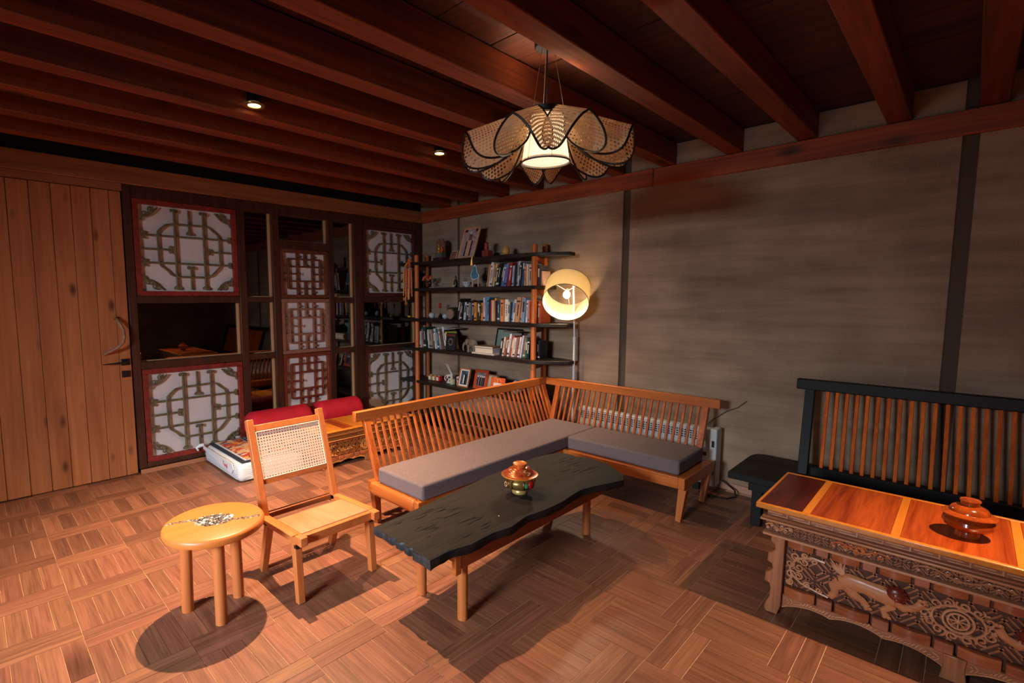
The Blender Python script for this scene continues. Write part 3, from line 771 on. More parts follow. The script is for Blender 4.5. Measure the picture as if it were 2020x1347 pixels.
for k in range(8):
    a = 2 * PI * k / 8 + 0.15
    # petal ribs on the body
    pts = [(bc[0] + r * math.cos(a), bc[1] + r * math.sin(a), bc[2] + z_) for r, z_ in ((0.062, 0.034), (0.082, 0.046), (0.088, 0.062), (0.085, 0.080), (0.075, 0.090))]
    M().tube(pts, [0.002, 0.004, 0.0045, 0.004, 0.002], 6).build('rib', plain('dark_brass', (96, 66, 34), 0.4, 0.6), bw, smooth=True)
    q = []
    for i in range(13):
        tt = i / 12; an = a + 0.39 + 0.30 * math.sin(PI * 2 * tt)
        rr = 0.072 - 0.02 * tt + 0.003; q.append((bc[0] + rr * math.cos(an), bc[1] + rr * math.sin(an), bc[2] + 0.121 + 0.022 * tt))
    M().tube(q, 0.0022, 6).build('swirl', CREAM if k % 2 else ENR, bw, smooth=True)
def at_ang(deg, r, z_): return (bc[0] + r * math.cos(math.radians(deg)), bc[1] + r * math.sin(math.radians(deg)), bc[2] + z_)
for dg, mt, nm, sz in ((0, ENR, 'red_boss', 0.024), (-26, ENA, 'green_boss', 0.015), (-108, plain('boss_bronze', (130, 88, 46), 0.35, 0.6), 'medallion', 0.024)):
    c = at_ang(dg, 0.081, 0.064)
    R = Matrix.Rotation(math.radians(dg), 3, 'Z')
    M().ell(c, (0.010, sz, sz * 0.95), 20, 12, R).build(nm, mt, bw, smooth=True)
c = at_ang(-108, 0.092, 0.064)
for k in range(8):
    a = 2 * PI * k / 8
    t3 = Vector((-math.sin(math.radians(-108)), math.cos(math.radians(-108)), 0))
    p = Vector(c) + t3 * 0.012 * math.cos(a) + Vector((0, 0, 0.012 * math.sin(a)))
    M().ell(p, (0.003, 0.003, 0.003), 8, 6).build('bead', CREAM, bw, smooth=True)

# ------------------------------------------------------------------ stool table with pebble inlay
sc_ = (-2.452, 0.782, 0)
st = thing('side_table', 'round light wood stool table with a pebble stripe on three round legs', 'side table', sc_)
M().lathe([(0.0, 0.408), (0.205, 0.408), (0.217, 0.414), (0.222, 0.425), (0.222, 0.437), (0.217, 0.447), (0.207, 0.452), (0.0, 0.452)], sc_, 72).build('top', W_STOOL, st, smooth=True)
for x, y in ((-2.548, 0.672), (-2.335, 0.755), (-2.50, 0.895)):
    dx, dy = (x - sc_[0]) * 0.06, (y - sc_[1]) * 0.06
    M().cyl((x, y, 0.001), (x - dx, y - dy, 0.409), 0.0265, 28).build('leg', W_LEG, st, smooth=True)
M().prism([(sc_[0] + 0.084 * math.cos(a) * math.cos(1.082) - 0.062 * math.sin(a) * math.sin(1.082), sc_[1] + 0.084 * math.cos(a) * math.sin(1.082) + 0.062 * math.sin(a) * math.cos(1.082)) for a in [2 * PI * i / 40 for i in range(40)]], 0.4515, 0.4526, 'z').build('inlay_bed', plain('grout_grey', (84, 76, 70), 0.8), st)
# stripe along +y, disc in the middle; each pebble is its own piece
PEB = [plain('pebble_%d' % i, c, 0.35) for i, c in enumerate(((54, 50, 48), (96, 92, 90), (150, 138, 124), (205, 196, 184), (120, 84, 66), (70, 74, 80), (176, 150, 130), (38, 34, 34)))]
rnd = random.Random(11)
pebs = []
ang = math.radians(62)   # stripe direction
ca, sa = math.cos(ang), math.sin(ang)
tries = 0
def try_peb(u, v, r):
    for (a, b_, rr) in pebs:
        if (a - u) ** 2 + (b_ - v) ** 2 < (0.82 * (r + rr)) ** 2: return
    pebs.append((u, v, r))
for _ in range(1500):
    a, rr = rnd.uniform(0, 2 * PI), 0.068 * math.sqrt(rnd.random())
    try_peb(rr * math.cos(a) * 1.25, rr * math.sin(a) * 0.92, rnd.choice((0.010, 0.008, 0.0065, 0.012)))
for _ in range(1200):
    u = rnd.choice((-1, 1)) * rnd.uniform(0.088, 0.202)
    try_peb(u, rnd.uniform(-0.009, 0.009) - 0.018 * math.sin(u * 14), rnd.choice((0.009, 0.007, 0.0055)) * (1.25 - abs(u) * 2.3))
for u, v, r in pebs[:290]:
    x, y = sc_[0] + u * ca - v * sa, sc_[1] + u * sa + v * ca
    R = Matrix.Rotation(rnd.uniform(0, PI), 3, 'Z')
    M().ell((x, y, 0.452), (r * rnd.uniform(0.9, 1.3), r * rnd.uniform(0.65, 0.95), r * 0.55), 8, 5, R).build('pebble', rnd.choice(PEB), st, smooth=True)

# ------------------------------------------------------------------ cane-backed easy chair
ch = thing('cane_chair', 'low wooden chair with cane back between stool table and bench', 'chair', (-2.44, 1.30, 0))
CANE = cane_mat('cane_webbing', (244, 222, 196), 0.0160, 0.23, 0.15)
YA, YB = 1.072, 1.535            # outer faces of the side frames
wd = 0.036
def side(yc, tag):
    # seat rail
    M().bar((-2.70, yc, 0.300), (-2.195, yc, 0.332), wd, 0.042, (0, 1, 0)).build('side_rail', W_CHAIR, ch, bevel=0.003)
    # inverted V legs
    M().bar((-2.25, yc, 0.314), (-2.222, yc, 0.002), wd, 0.044, (0, 1, 0), wd, 0.036).build('leg', W_LEG, ch, bevel=0.003)
    M().bar((-2.555, yc, 0.300), (-2.655, yc, 0.002), wd, 0.046, (0, 1, 0), wd, 0.036).build('leg', W_LEG, ch, bevel=0.003)
    # back post
    M().bar((-2.605, yc, 0.30), (-2.775, yc, 0.825), wd, 0.048, (0, 1, 0), wd, 0.036).build('back_post', W_LEG, ch, bevel=0.003)
side(YA + wd / 2, 0); side(YB - wd / 2, 1)
ya, yb = YA + wd, YB - wd
M().box(-2.225, -2.195, ya, yb, 0.303, 0.348).build('front_rail', W_CHAIR, ch, bevel=0.003)
M().bar((-2.19, YA + 0.001, 0.331), (-2.19, YA + 0.04, 0.331), 0.045, 0.046, (1, 0, 0)).build('corner_block', W_CHAIR, ch, bevel=0.004)
M().bar((-2.19, YB - 0.04, 0.331), (-2.19, YB - 0.001, 0.331), 0.045, 0.046, (1, 0, 0)).build('corner_block', W_CHAIR, ch, bevel=0.004)
M().bar((-2.50, (ya + yb) / 2, 0.326), (-2.226, (ya + yb) / 2, 0.345), yb - ya, 0.014, (0, 1, 0)).build('seat', wood('seat_ply', (196, 118, 76), (212, 138, 98), 'x', 0.5, 0.45, var=0.02), ch, bevel=0.002)
M().bar((-2.225, ya - 0.0355, 0.352), (-2.62, ya - 0.0355, 0.327), 0.035, 0.006, (0, 1, 0)).build('rail_cap', W_CHAIR, ch, bevel=0.002)
M().bar((-2.225, yb + 0.0185, 0.352), (-2.62, yb + 0.0185, 0.327), 0.035, 0.006, (0, 1, 0)).build('rail_cap', W_CHAIR, ch, bevel=0.002)
M().bar((-2.63, ya, 0.315), (-2.63, yb, 0.315), 0.03, 0.03, (1, 0, 0)).build('rear_rail', wood('chair_rear', (150, 80, 40), (180, 100, 52), 'y'), ch, bevel=0.003)
def backpt(y, z_, d=0.0):
    t = (z_ - 0.30) / 0.525
    return (-2.605 - 0.17 * t + d, y, z_)
for z0, z1 in ((0.478, 0.512), (0.758, 0.792)):
    M().bar(backpt((ya + yb) / 2, z0), backpt((ya + yb) / 2, z1), yb - ya, 0.024, (0, 1, 0)).build('back_rail', W_CHAIR, ch, bevel=0.003)
disc_patch('cane_panel', lambda a, b_: backpt((ya + yb) / 2 + a * (yb - ya) / 2, 0.635 + b_ * 0.127, 0.015 - 0.0), CANE, ch, 8, 8, uvs=((yb - ya) / 2, 0.13), square=True)
cb = M()
for a0_, a1_ in (((ya, 0.512), (yb, 0.512)), ((yb, 0.512), (yb, 0.758)), ((yb, 0.758), (ya, 0.758)), ((ya, 0.758), (ya, 0.512))):
    cb.tube([backpt(a0_[0] + (0.004 if a0_[0] == ya else -0.004), a0_[1], 0.017), backpt(a1_[0] + (0.004 if a1_[0] == ya else -0.004), a1_[1], 0.017)], 0.003, 6)
cb.build('cane_spline', plain('cane_edge', (236, 214, 184), 0.5), ch, smooth=True)
for y_ in (YA + 0.018, YB - 0.018):
    M().box(-2.238, -2.212, y_ - 0.0185, y_ + 0.0185, 0.285, 0.302).build('bracket', BLACKM, ch)

# ------------------------------------------------------------------ floor lamp
LC = Vector((-2.60, 3.95, 1.53))
fl = thing('floor_lamp', 'white floor lamp with tilted cream drum shade beside the bookshelf', 'floor lamp', (-2.595, 4.085, 0))
M().lathe([(0, 0), (0.10, 0), (0.105, 0.006), (0.095, 0.018), (0.02, 0.024), (0.0, 0.024)], (-2.595, 4.085, 0), 40).build('base', WHITEM, fl, smooth=True)
M().cyl((-2.595, 4.085, 0.02), (-2.595, 4.085, 1.10), 0.0115, 16).build('lower_pole', WHITEM, fl, smooth=True)
M().cyl((-2.595, 4.085, 1.085), (-2.595, 4.085, 1.135), 0.015, 16).build('collar', WHITEM, fl, smooth=True)
M().cyl((-2.595, 4.085, 1.13), (-2.60, 4.06, 1.62), 0.0085, 14).build('upper_pole', WHITEM, fl, smooth=True)
vd = (LC - CAM).normalized()
sd = vd.cross(Vector((0, 0, 1))).normalized(); ud = sd.cross(vd)
ax = (0.80 * vd + 0.60 * ud + 0.10 * sd).normalized()
e1 = ax.orthogonal().normalized(); e2 = ax.cross(e1)
SHR, SHH = 0.205, 0.235
def ring(c, r, n=48): return [c + e1 * r * math.cos(2 * PI * i / n) + e2 * r * math.sin(2 * PI * i / n) for i in range(n)]
cB, cT = LC - ax * SHH / 2, LC + ax * SHH / 2
def shade_mesh(rb, rt_, cb_, ct_, nm, mt, par, n=48, th=0.0015):
    a, b_ = ring(cb_, rb, n), ring(ct_, rt_, n); c, d = ring(cb_, rb - th, n), ring(ct_, rt_ - th, n)
    m_ = M(); m_.add(a + b_ + c + d, sum([[(i, (i + 1) % n, n + (i + 1) % n, n + i), (2 * n + i, 3 * n + i, 3 * n + (i + 1) % n, 2 * n + (i + 1) % n), (i, 2 * n + i, 2 * n + (i + 1) % n, (i + 1) % n), (n + i, n + (i + 1) % n, 3 * n + (i + 1) % n, 3 * n + i)] for i in range(n)], []))
    return m_.build(nm, mt, par, smooth=True)
def fabric_shade(name, rgb, trans=0.5):
    mt, n, L, b, out_ = new_mat(name)
    tl = n.new('ShaderNodeBsdfTranslucent'); tl.inputs[0].default_value = srgb(*rgb)
    mix = n.new('ShaderNodeMixShader'); mix.inputs[0].default_value = trans
    b.inputs['Base Color'].default_value = srgb(*rgb); b.inputs['Roughness'].default_value = 0.9
    L.new(b.outputs[0], mix.inputs[1]); L.new(tl.outputs[0], mix.inputs[2]); L.new(mix.outputs[0], out_.inputs[0])
    return mt
SHADE = fabric_shade('cream_shade', (250, 234, 196), 0.48)
shade_mesh(SHR, SHR, cB, cT, 'shade', SHADE, fl)
for c in (cB, cT): M().tube(ring(c, SHR), 0.003, 6, closed=True).build('shade_ring', plain('shade_trim', (120, 110, 90), 0.5), fl, smooth=True)
hub = LC + ax * 0.055
for k in range(3):
    a = 2 * PI * k / 3 + 0.5
    M().tube([hub, LC + ax * 0.10 + e1 * SHR * math.cos(a) + e2 * SHR * math.sin(a)], 0.003, 6).build('spoke', WHITEM, fl)
BULB = plain('bulb_glow', (255, 236, 200), 0.5, emit=(255, 226, 175), estr=40)
M().ell(LC - ax * 0.0, (0.032, 0.032, 0.036), 18, 12).build('bulb', BULB, fl, smooth=True)
M().cyl(LC + ax * 0.035, hub + ax * 0.02, 0.017, 14).build('socket', WHITEM, fl, smooth=True)
lamp('floor_lamp_light', 'SPOT', tuple(LC - ax * 0.02), 34, (1.0, 0.80, 0.56), tuple(LC - ax), spot_size=math.radians(178), spot_blend=0.25, shadow_soft_size=0.05)
lamp('floor_lamp_glow', 'POINT', tuple(LC - ax * 0.03), 4, (1.0, 0.80, 0.56), shadow_soft_size=0.06)

# ------------------------------------------------------------------ pendant with cane petals
PC = Vector((-1.528, 2.112, 0))
pd = thing('pendant_lamp', 'ceiling pendant with ring of folded cane petals around a white drum', 'pendant lamp', (PC.x, PC.y, ZC))
M().lathe([(0, 0), (0.062, 0), (0.062, -0.028), (0.058, -0.032), (0, -0.032)], (PC.x, PC.y, ZC), 32).build('ceiling_rose', BLACKM, pd, smooth=True)
ZR = 2.405
for k, a in enumerate((0.5, 2.4, 4.5)):
    M().cyl((PC.x + 0.03 * math.cos(a), PC.y + 0.03 * math.sin(a), ZC - 0.03), (PC.x + 0.085 * math.cos(a), PC.y + 0.085 * math.sin(a), ZR + 0.01), 0.0012, 6).build('cable', plain('steel_cable', (170, 150, 130), 0.4, 0.6), pd)
M().cyl((PC.x, PC.y, ZC - 0.03), (PC.x, PC.y, ZR - 0.02), 0.0035, 8).build('cord', BLACKM, pd)
nn = 48
M().lathe([(0.092, 0.0), (0.098, 0.0), (0.10, 0.028), (0.094, 0.028), (0.092, 0.0)], (PC.x, PC.y, ZR - 0.018), nn, cap=False).build('collar', BLACKM, pd, smooth=True)
e1s, e2s = e1, e2
e1, e2 = Vector((1, 0, 0)), Vector((0, 1, 0))
DRUM = fabric_shade('white_drum', (255, 248, 238), 0.5)
shade_mesh(0.118, 0.085, Vector((PC.x, PC.y, 2.165)), Vector((PC.x, PC.y, 2.385)), 'drum_shade', DRUM, pd)
M().tube(ring(Vector((PC.x, PC.y, 2.167)), 0.119), 0.004, 6, closed=True).build('drum_ring', plain('dark_trim', (60, 40, 30), 0.5), pd, smooth=True)
for k in range(6):
    a = 2 * PI * k / 6 + 0.35
    M().tube([(PC.x + 0.119 * math.cos(a), PC.y + 0.119 * math.sin(a), 2.168), (PC.x + 0.086 * math.cos(a), PC.y + 0.086 * math.sin(a), 2.385)], 0.0012, 5).build('drum_wire', MC['dark_trim'], pd)
M().lathe([(0, 0), (0.112, 0), (0.112, 0.002), (0, 0.002)], (PC.x, PC.y, 2.178), 40).build('diffuser', plain('diffuser_glow', (255, 236, 205), 0.6, emit=(255, 232, 196), estr=1.0), pd)
M().ell((PC.x, PC.y, 2.29), (0.03, 0.03, 0.035), 16, 10).build('bulb', BULB, pd, smooth=True)
lamp('pendant_light', 'POINT', (PC.x, PC.y, 2.235), 26, (1.0, 0.80, 0.58), shadow_soft_size=0.05)
PCANE = cane_mat('petal_cane', (250, 220, 180), 0.0160, 0.27, 0.5)
az0 = math.atan2(-PC.y, -PC.x)
for k in range(8):
    az = az0 + PI / 8 + 0.045 + k * PI / 4
    dr = Vector((math.cos(az), math.sin(az), 0)); tn = Vector((-math.sin(az), math.cos(az), 0))
    def petal(a, b_, dr=dr, tn=tn):
        # a across, b along the radius; the sheet is arched over the ridge
        q_ = math.hypot(a, b_)
        if q_ > 1e-6:
            a, b_ = math.copysign(q_ * abs(a / q_) ** 0.85, a), b_ * (1 + 0.6 * a * a)
        rad = 0.265 + 0.148 * b_
        z_ = 2.343 - 0.062 * b_
        th = a * 1.5
        return PC + dr * (rad - 0.02 * a * a) + tn * 0.094 * math.sin(th) * (1 + 0.15 * b_) + Vector((0, 0, z_ - 0.180 * abs(a) ** 1.3))
    disc_patch('petal', petal, PCANE, pd, 10, 44, uvs=(0.205, 0.165))
    M().tube([petal(math.cos(2 * PI * i / 56), math.sin(2 * PI * i / 56)) for i in range(56)], 0.0052, 6, closed=True).build('petal_binding', BLACKM, pd, smooth=True)
    M().cyl(PC + dr * 0.10 + Vector((0, 0, ZR)), petal(0, -0.99), 0.006, 6).build('petal_arm', BLACKM, pd)

# ------------------------------------------------------------------ bookshelf: round posts, ladder rungs, dark live-edge boards
bs = thing('bookshelf', 'open bookshelf of dark live-edge boards on round orange wood posts', 'bookshelf', (-3.8, 3.98, 0))
for x, y, t_ in ((-2.905, 3.865, 2.01), (-2.968, 4.115, 2.03), (-4.632, 3.865, 2.01), (-4.735, 4.115, 2.03)):
    M().lathe([(0, 0.001), (0.027, 0.001), (0.027, t_ - 0.02), (0.021, t_ - 0.005), (0.0, t_)], (x, y, 0), 22).build('post', W_POLE, bs, smooth=True)
SH = [1.922, 1.617, 1.262, 0.912, 0.518, 0.17]
for i, z_ in enumerate(SH):
    rnd = random.Random(40 + i)
    xr = [-2.60, -2.86, -2.60, -2.585, -2.862, -2.862][i]
    N = 28
    fr = []; bk = []
    for k in range(N + 1):
        t = k / N; x = -4.915 + (xr + 4.915) * t
        taper = max(0.0, (x - (-2.86)) / 0.27) ** 1.3 if xr > -2.8 else 0
        bulge = 0.018 * math.sin(t * 7 + i * 1.7) + 0.008 * math.sin(t * 23 + i)
        fr.append((x, 3.815 + bulge + 0.17 * taper)); bk.append((x, 4.165 - 0.09 * taper))
    M().prism(fr + bk[::-1], z_ - 0.034, z_, 'z').build('shelf_board', SHELFW, bs, bevel=0.005)
    for xa, xb in (((-2.905), (-2.968)), ((-4.632), (-4.735))):
        M().bar((xa, 3.89, z_ - 0.065), (xb, 4.09, z_ - 0.065), 0.055, 0.022, (0, 0, 1)).build('rung', wood('rung_wood', (110, 44, 22), (146, 66, 34), 'y'), bs, bevel=0.003)

ORD = ['first', 'second', 'third', 'fourth', 'fifth', 'sixth', 'seventh', 'eighth', 'ninth', 'tenth', 'eleventh', 'twelfth', 'thirteenth', 'fourteenth', 'fifteenth', 'sixteenth', 'seventeenth', 'eighteenth', 'nineteenth', 'twentieth']
PAGES = plain('book_pages', (222, 208, 184), 0.9)
def book_row(rows, z_, where, group, lean_sign=1):
    # keep neighbours clear of each other, whatever their lean
    segs = []
    for i, r in enumerate(rows):
        if i == 0 or r[0] - rows[i - 1][1] > 0.02: segs.append([])
        segs[-1].append(list(r))
    out_ = []
    for sg in segs:
        sl = [r[3] / r[2] for r in sg]; n = len(sl)
        sl = [sum(sl[max(0, i - 1):i + 2]) / len(sl[max(0, i - 1):i + 2]) for i in range(n)]
        gaps = [0] + [0.0012 + max(0.0, (sl[i - 1] - sl[i]) * min(sg[i - 1][2], sg[i][2])) for i in range(1, n)]
        tot = sg[-1][1] - sg[0][0]; k = (tot - sum(gaps)) / sum(r[1] - r[0] for r in sg)
        x = sg[0][0]
        for i, r in enumerate(sg):
            x += gaps[i]; w_ = (r[1] - r[0]) * k
            out_.append((x, x + w_, r[2], sl[i] * r[2], r[4], r[5])); x += w_
    for i, (x0, x1, h, lean, col, nm) in enumerate(out_):
        wdt = x1 - x0
        lim = 0.262 if z_ > 1.5 else 0.30
        if h > lim: lean *= lim / h; h = lim
        y0 = 3.905 + 0.012 * math.sin(i * 2.3)
        dpt = 0.16 if h > 0.19 else 0.13
        t = thing('book', '%s book, %s from the %s' % (nm, (ORD + ['twenty-first', 'twenty-second', 'twenty-third', 'twenty-fourth', 'twenty-fifth', 'twenty-sixth', 'twenty-seventh'])[i], where), 'book', (x0, y0, z_), group=group, local=True)
        mt = plain('book_%d_%d_%d' % col, col, 0.55)
        # cover wraps spine and both boards, pages sit inside
        th = 0.0018
        S = Matrix.Identity(4); S[0][2] = lean / h
        cv = M().box(0, wdt, 0, th, 0, h).box(0, th, th, dpt, 0, h).box(wdt - th, wdt, th, dpt, 0, h)
        cv.xform(S).build('cover', mt, t)
        M().box(th, wdt - th, th, dpt - 0.004, 0.002, h - 0.003).xform(S).build('pages', PAGES, t)
        if wdt > 0.018:
            lum = sum(col) / 3
            lc = (235, 225, 205) if lum < 120 else (70, 50, 44)
            if nm == 'white lettered': continue
            bm_ = M()
            if i % 3 == 0: bm_.box(wdt * 0.22, wdt * 0.78, -0.0008, 0, h * 0.42, h * 0.84)
            elif i % 3 == 1: bm_.box(wdt * 0.1, wdt * 0.9, -0.0008, 0, h * 0.80, h * 0.86).box(wdt * 0.36, wdt * 0.62, -0.0008, 0, h * 0.25, h * 0.7)
            else: bm_.box(0.001, wdt - 0.001, -0.0008, 0, h * 0.08, h * 0.16).box(wdt * 0.4, wdt * 0.6, -0.0008, 0, h * 0.4, h * 0.8)
            bm_.xform(S).build('spine_print', plain('print_%d_%d_%d' % lc, lc, 0.6), t, kind='stuff')
ROW2 = [(-3.552, -3.534, 0.228, 0.035, (200, 130, 80), 'tan'), (-3.534, -3.497, 0.247, 0.049, (225, 215, 205), 'white'), (-3.496, -3.47, 0.218, 0.037, (222, 200, 198), 'pale pink'), (-3.47, -3.45, 0.228, 0.043, (250, 180, 50), 'yellow'), (-3.444, -3.411, 0.212, 0.057, (60, 75, 95), 'slate blue'), (-3.409, -3.37, 0.232, 0.052, (30, 28, 30), 'black'), (-3.367, -3.343, 0.222, 0.045, (40, 42, 38), 'charcoal'), (-3.342, -3.306, 0.221, 0.049, (90, 110, 150), 'grey blue'), (-3.302, -3.276, 0.226, 0.039, (125, 120, 180), 'violet'), (-3.274, -3.256, 0.225, 0.039, (190, 40, 30), 'red'), (-3.254, -3.224, 0.231, 0.034, (170, 50, 40), 'brick red'), (-3.215, -3.195, 0.2, 0.018, (150, 190, 215), 'pale blue'), (-3.194, -3.181, 0.199, 0.011, (225, 230, 230), 'white'), (-3.177, -3.163, 0.212, 0.009, (70, 45, 40), 'dark brown'), (-3.161, -3.14, 0.239, 0.018, (120, 150, 165), 'blue grey'), (-3.138, -3.117, 0.241, 0.02, (215, 205, 200), 'white'), (-3.114, -3.093, 0.229, 0.02, (50, 50, 48), 'charcoal'), (-3.092, -3.08, 0.221, 0.015, (220, 220, 215), 'thin white'), (-3.078, -3.062, 0.165, 0.009, (20, 80, 140), 'deep blue'), (-3.061, -3.038, 0.184, 0.004, (235, 150, 80), 'orange'), (-3.037, -3.027, 0.19, 0.002, (120, 80, 60), 'brown'), (-3.025, -3.009, 0.206, 0.002, (240, 220, 200), 'cream'), (-3.007, -2.968, 0.202, 0.002, (215, 175, 150), 'thick beige'), (-2.911, -2.891, 0.189, 0.002, (215, 150, 110), 'salmon'), (-2.889, -2.866, 0.188, 0.002, (55, 50, 60), 'near black'), (-2.864, -2.853, 0.135, 0.002, (180, 140, 120), 'short tan')]
ROW3a = [(-3.994, -3.971, 0.232, 0.038, (50, 30, 28), 'dark brown'), (-3.969, -3.938, 0.188, 0.043, (205, 190, 182), 'white'), (-3.936, -3.906, 0.194, 0.038, (28, 28, 28), 'black'), (-3.904, -3.869, 0.193, 0.028, (190, 200, 205), 'pale grey'), (-3.864, -3.822, 0.202, 0.012, (40, 38, 36), 'black and white'), (-3.818, -3.791, 0.19, 0.014, (150, 145, 140), 'grey'), (-3.789, -3.77, 0.182, 0.009, (70, 120, 150), 'steel blue'), (-3.769, -3.738, 0.209, 0.005, (42, 36, 40), 'charcoal'), (-3.735, -3.703, 0.193, 0.002, (235, 150, 60), 'orange'), (-3.699, -3.653, 0.213, 0.002, (45, 48, 38), 'dark green'), (-3.65, -3.629, 0.19, 0.002, (60, 55, 38), 'olive black')]
ROW3b = [(-3.627, -3.604, 0.189, 0.003, (225, 140, 50), 'short orange'), (-3.603, -3.588, 0.239, 0.003, (215, 210, 215), 'white'), (-3.587, -3.564, 0.242, -0.005, (200, 210, 225), 'pale blue'), (-3.563, -3.554, 0.167, 0.0, (170, 50, 60), 'thin crimson'), (-3.553, -3.513, 0.248, 0.0, (80, 150, 190), 'bright blue'), (-3.512, -3.503, 0.23, 0.0, (60, 45, 70), 'thin dark purple'), (-3.502, -3.487, 0.207, 0.0, (200, 130, 140), 'pink'), (-3.486, -3.47, 0.221, 0.0, (220, 110, 60), 'coral'), (-3.469, -3.451, 0.213, 0.0, (240, 210, 180), 'cream'), (-3.45, -3.426, 0.238, 0.0, (235, 170, 70), 'golden'), (-3.425, -3.407, 0.211, 0.0, (60, 40, 35), 'dark brown'), (-3.405, -3.374, 0.213, 0.0, (60, 70, 100), 'navy'), (-3.372, -3.348, 0.223, 0.0, (70, 140, 165), 'teal'), (-3.346, -3.308, 0.221, 0.0, (240, 150, 80), 'orange'), (-3.306, -3.263, 0.223, 0.0, (240, 238, 232), 'white lettered'), (-3.26, -3.237, 0.202, 0.007, (225, 205, 170), 'cream'), (-3.236, -3.222, 0.194, 0.014, (70, 90, 100), 'slate'), (-3.221, -3.193, 0.204, 0.025, (110, 160, 200), 'sky blue'), (-3.19, -3.166, 0.223, 0.02, (220, 205, 195), 'off-white'), (-3.161, -3.107, 0.246, 0.038, (200, 150, 110), 'thick tan'), (-3.097, -3.078, 0.248, 0.02, (235, 160, 100), 'tall orange'), (-3.076, -3.037, 0.24, 0.026, (130, 160, 190), 'tall blue and white'), (-3.031, -3.01, 0.217, 0.009, (225, 222, 220), 'white'), (-3.009, -2.989, 0.215, 0.004, (220, 170, 170), 'pink'), (-2.987, -2.971, 0.207, 0.002, (200, 80, 30), 'rust red'), (-2.909, -2.864, 0.209, 0.002, (190, 90, 60), 'patterned red')]
ROW4a = [(-4.668, -4.649, 0.236, -0.002, (200, 180, 172), 'white and black'), (-4.633, -4.615, 0.226, -0.013, (60, 150, 170), 'teal'), (-4.614, -4.595, 0.193, -0.013, (215, 220, 222), 'white'), (-4.586, -4.567, 0.216, -0.01, (150, 110, 108), 'mauve brown'), (-4.555, -4.535, 0.191, -0.019, (190, 110, 120), 'rose'), (-4.534, -4.492, 0.244, -0.004, (38, 55, 42), 'wide dark green'), (-4.49, -4.466, 0.213, -0.016, (60, 78, 92), 'slate'), (-4.45, -4.438, 0.217, -0.024, (225, 225, 225), 'thin white'), (-4.436, -4.382, 0.217, -0.02, (160, 150, 130), 'thick grey olive'), (-4.378, -4.341, 0.209, -0.012, (110, 50, 60), 'maroon'), (-4.336, -4.317, 0.234, -0.035, (220, 222, 222), 'white'), (-4.315, -4.288, 0.23, -0.037, (35, 100, 120), 'black and teal'), (-4.274, -4.253, 0.246, -0.054, (230, 230, 228), 'white'), (-4.25, -4.226, 0.233, -0.042, (140, 110, 95), 'brown'), (-4.193, -4.166, 0.259, -0.065, (215, 215, 215), 'tall white'), (-4.159, -4.137, 0.224, -0.049, (42, 38, 42), 'black'), (-4.126, -4.107, 0.206, -0.043, (210, 200, 80), 'yellow')]
ROW4b = [(-3.369, -3.347, 0.178, 0.03, (30, 30, 34), 'black'), (-3.344, -3.325, 0.171, 0.03, (190, 175, 190), 'lilac white'), (-3.318, -3.299, 0.195, 0.03, (235, 210, 180), 'cream'), (-3.297, -3.278, 0.194, 0.034, (150, 70, 60), 'brown red'), (-3.277, -3.258, 0.193, 0.035, (38, 36, 30), 'black'), (-3.256, -3.231, 0.229, 0.045, (235, 235, 225), 'tall white'), (-3.226, -3.205, 0.208, 0.039, (190, 60, 40), 'red'), (-3.203, -3.187, 0.195, 0.035, (230, 200, 170), 'cream'), (-3.185, -3.163, 0.194, 0.031, (235, 225, 220), 'white'), (-3.162, -3.148, 0.196, 0.032, (150, 210, 195), 'mint'), (-3.145, -3.131, 0.204, 0.034, (180, 100, 80), 'terracotta'), (-3.128, -3.105, 0.203, 0.038, (235, 230, 225), 'white'), (-3.102, -3.088, 0.19, 0.034, (50, 80, 120), 'blue'), (-3.086, -3.07, 0.221, 0.041, (225, 215, 225), 'white'), (-3.068, -3.045, 0.2, 0.03, (120, 110, 80), 'olive'), (-3.037, -3.018, 0.186, 0.022, (40, 110, 90), 'green'), (-3.016, -2.986, 0.191, 0.011, (30, 45, 42), 'dark green'), (-2.914, -2.871, 0.179, 0.002, (38, 32, 36), 'thick black')]

book_row(ROW2, SH[1] + 0.001, 'left on the second shelf from the top', 'books on the second shelf')
book_row(ROW3a, SH[2] + 0.001, 'left on the middle shelf', 'books on the middle shelf')
book_row(ROW3b, SH[2] + 0.001, 'short orange one rightwards, middle shelf', 'books on the middle shelf')
book_row(ROW4a, SH[3] + 0.001, 'left post on the fourth shelf', 'books at the left of the fourth shelf')
book_row(ROW4b, SH[3] + 0.001, 'left in right-hand group, fourth shelf', 'books at the right of the fourth shelf')

def text_obj(name, body, size, loc, rot, mt, parent=None, ext=0.0004, align='CENTER'):
    cu = bpy.data.curves.new(name, 'FONT'); cu.body = body; cu.size = size; cu.extrude = ext
    cu.align_x = align; cu.align_y = 'CENTER'; cu.materials.append(mt)
    o = bpy.data.objects.new(name, cu); COL.objects.link(o)
    bpy.context.view_layer.update()
    me = bpy.data.meshes.new_from_object(o.evaluated_get(bpy.context.evaluated_depsgraph_get()))
    bpy.data.objects.remove(o)
    o = bpy.data.objects.new(name, me); COL.objects.link(o)
    off = OFF.get(parent, (0, 0, 0))
    if parent is not None: o.parent = parent
    o.location = tuple(l - f for l, f in zip(loc, off)); o.rotation_euler = rot
    return o
for o in list(bpy.data.objects):
    if o.get('label', '').startswith('white lettered book'):
        text_obj('spine_lettering', 'VAKINI', 0.038, (o.location.x + 0.024, o.location.y - 0.0012, o.location.z + 0.115), (PI / 2, -PI / 2, 0), plain('ink', (40, 34, 34), 0.6), None).parent = o
        q = [c for c in o.children if c.name.startswith('spine_lettering')][0]
        q.location = (0.024, -0.0012, 0.115)

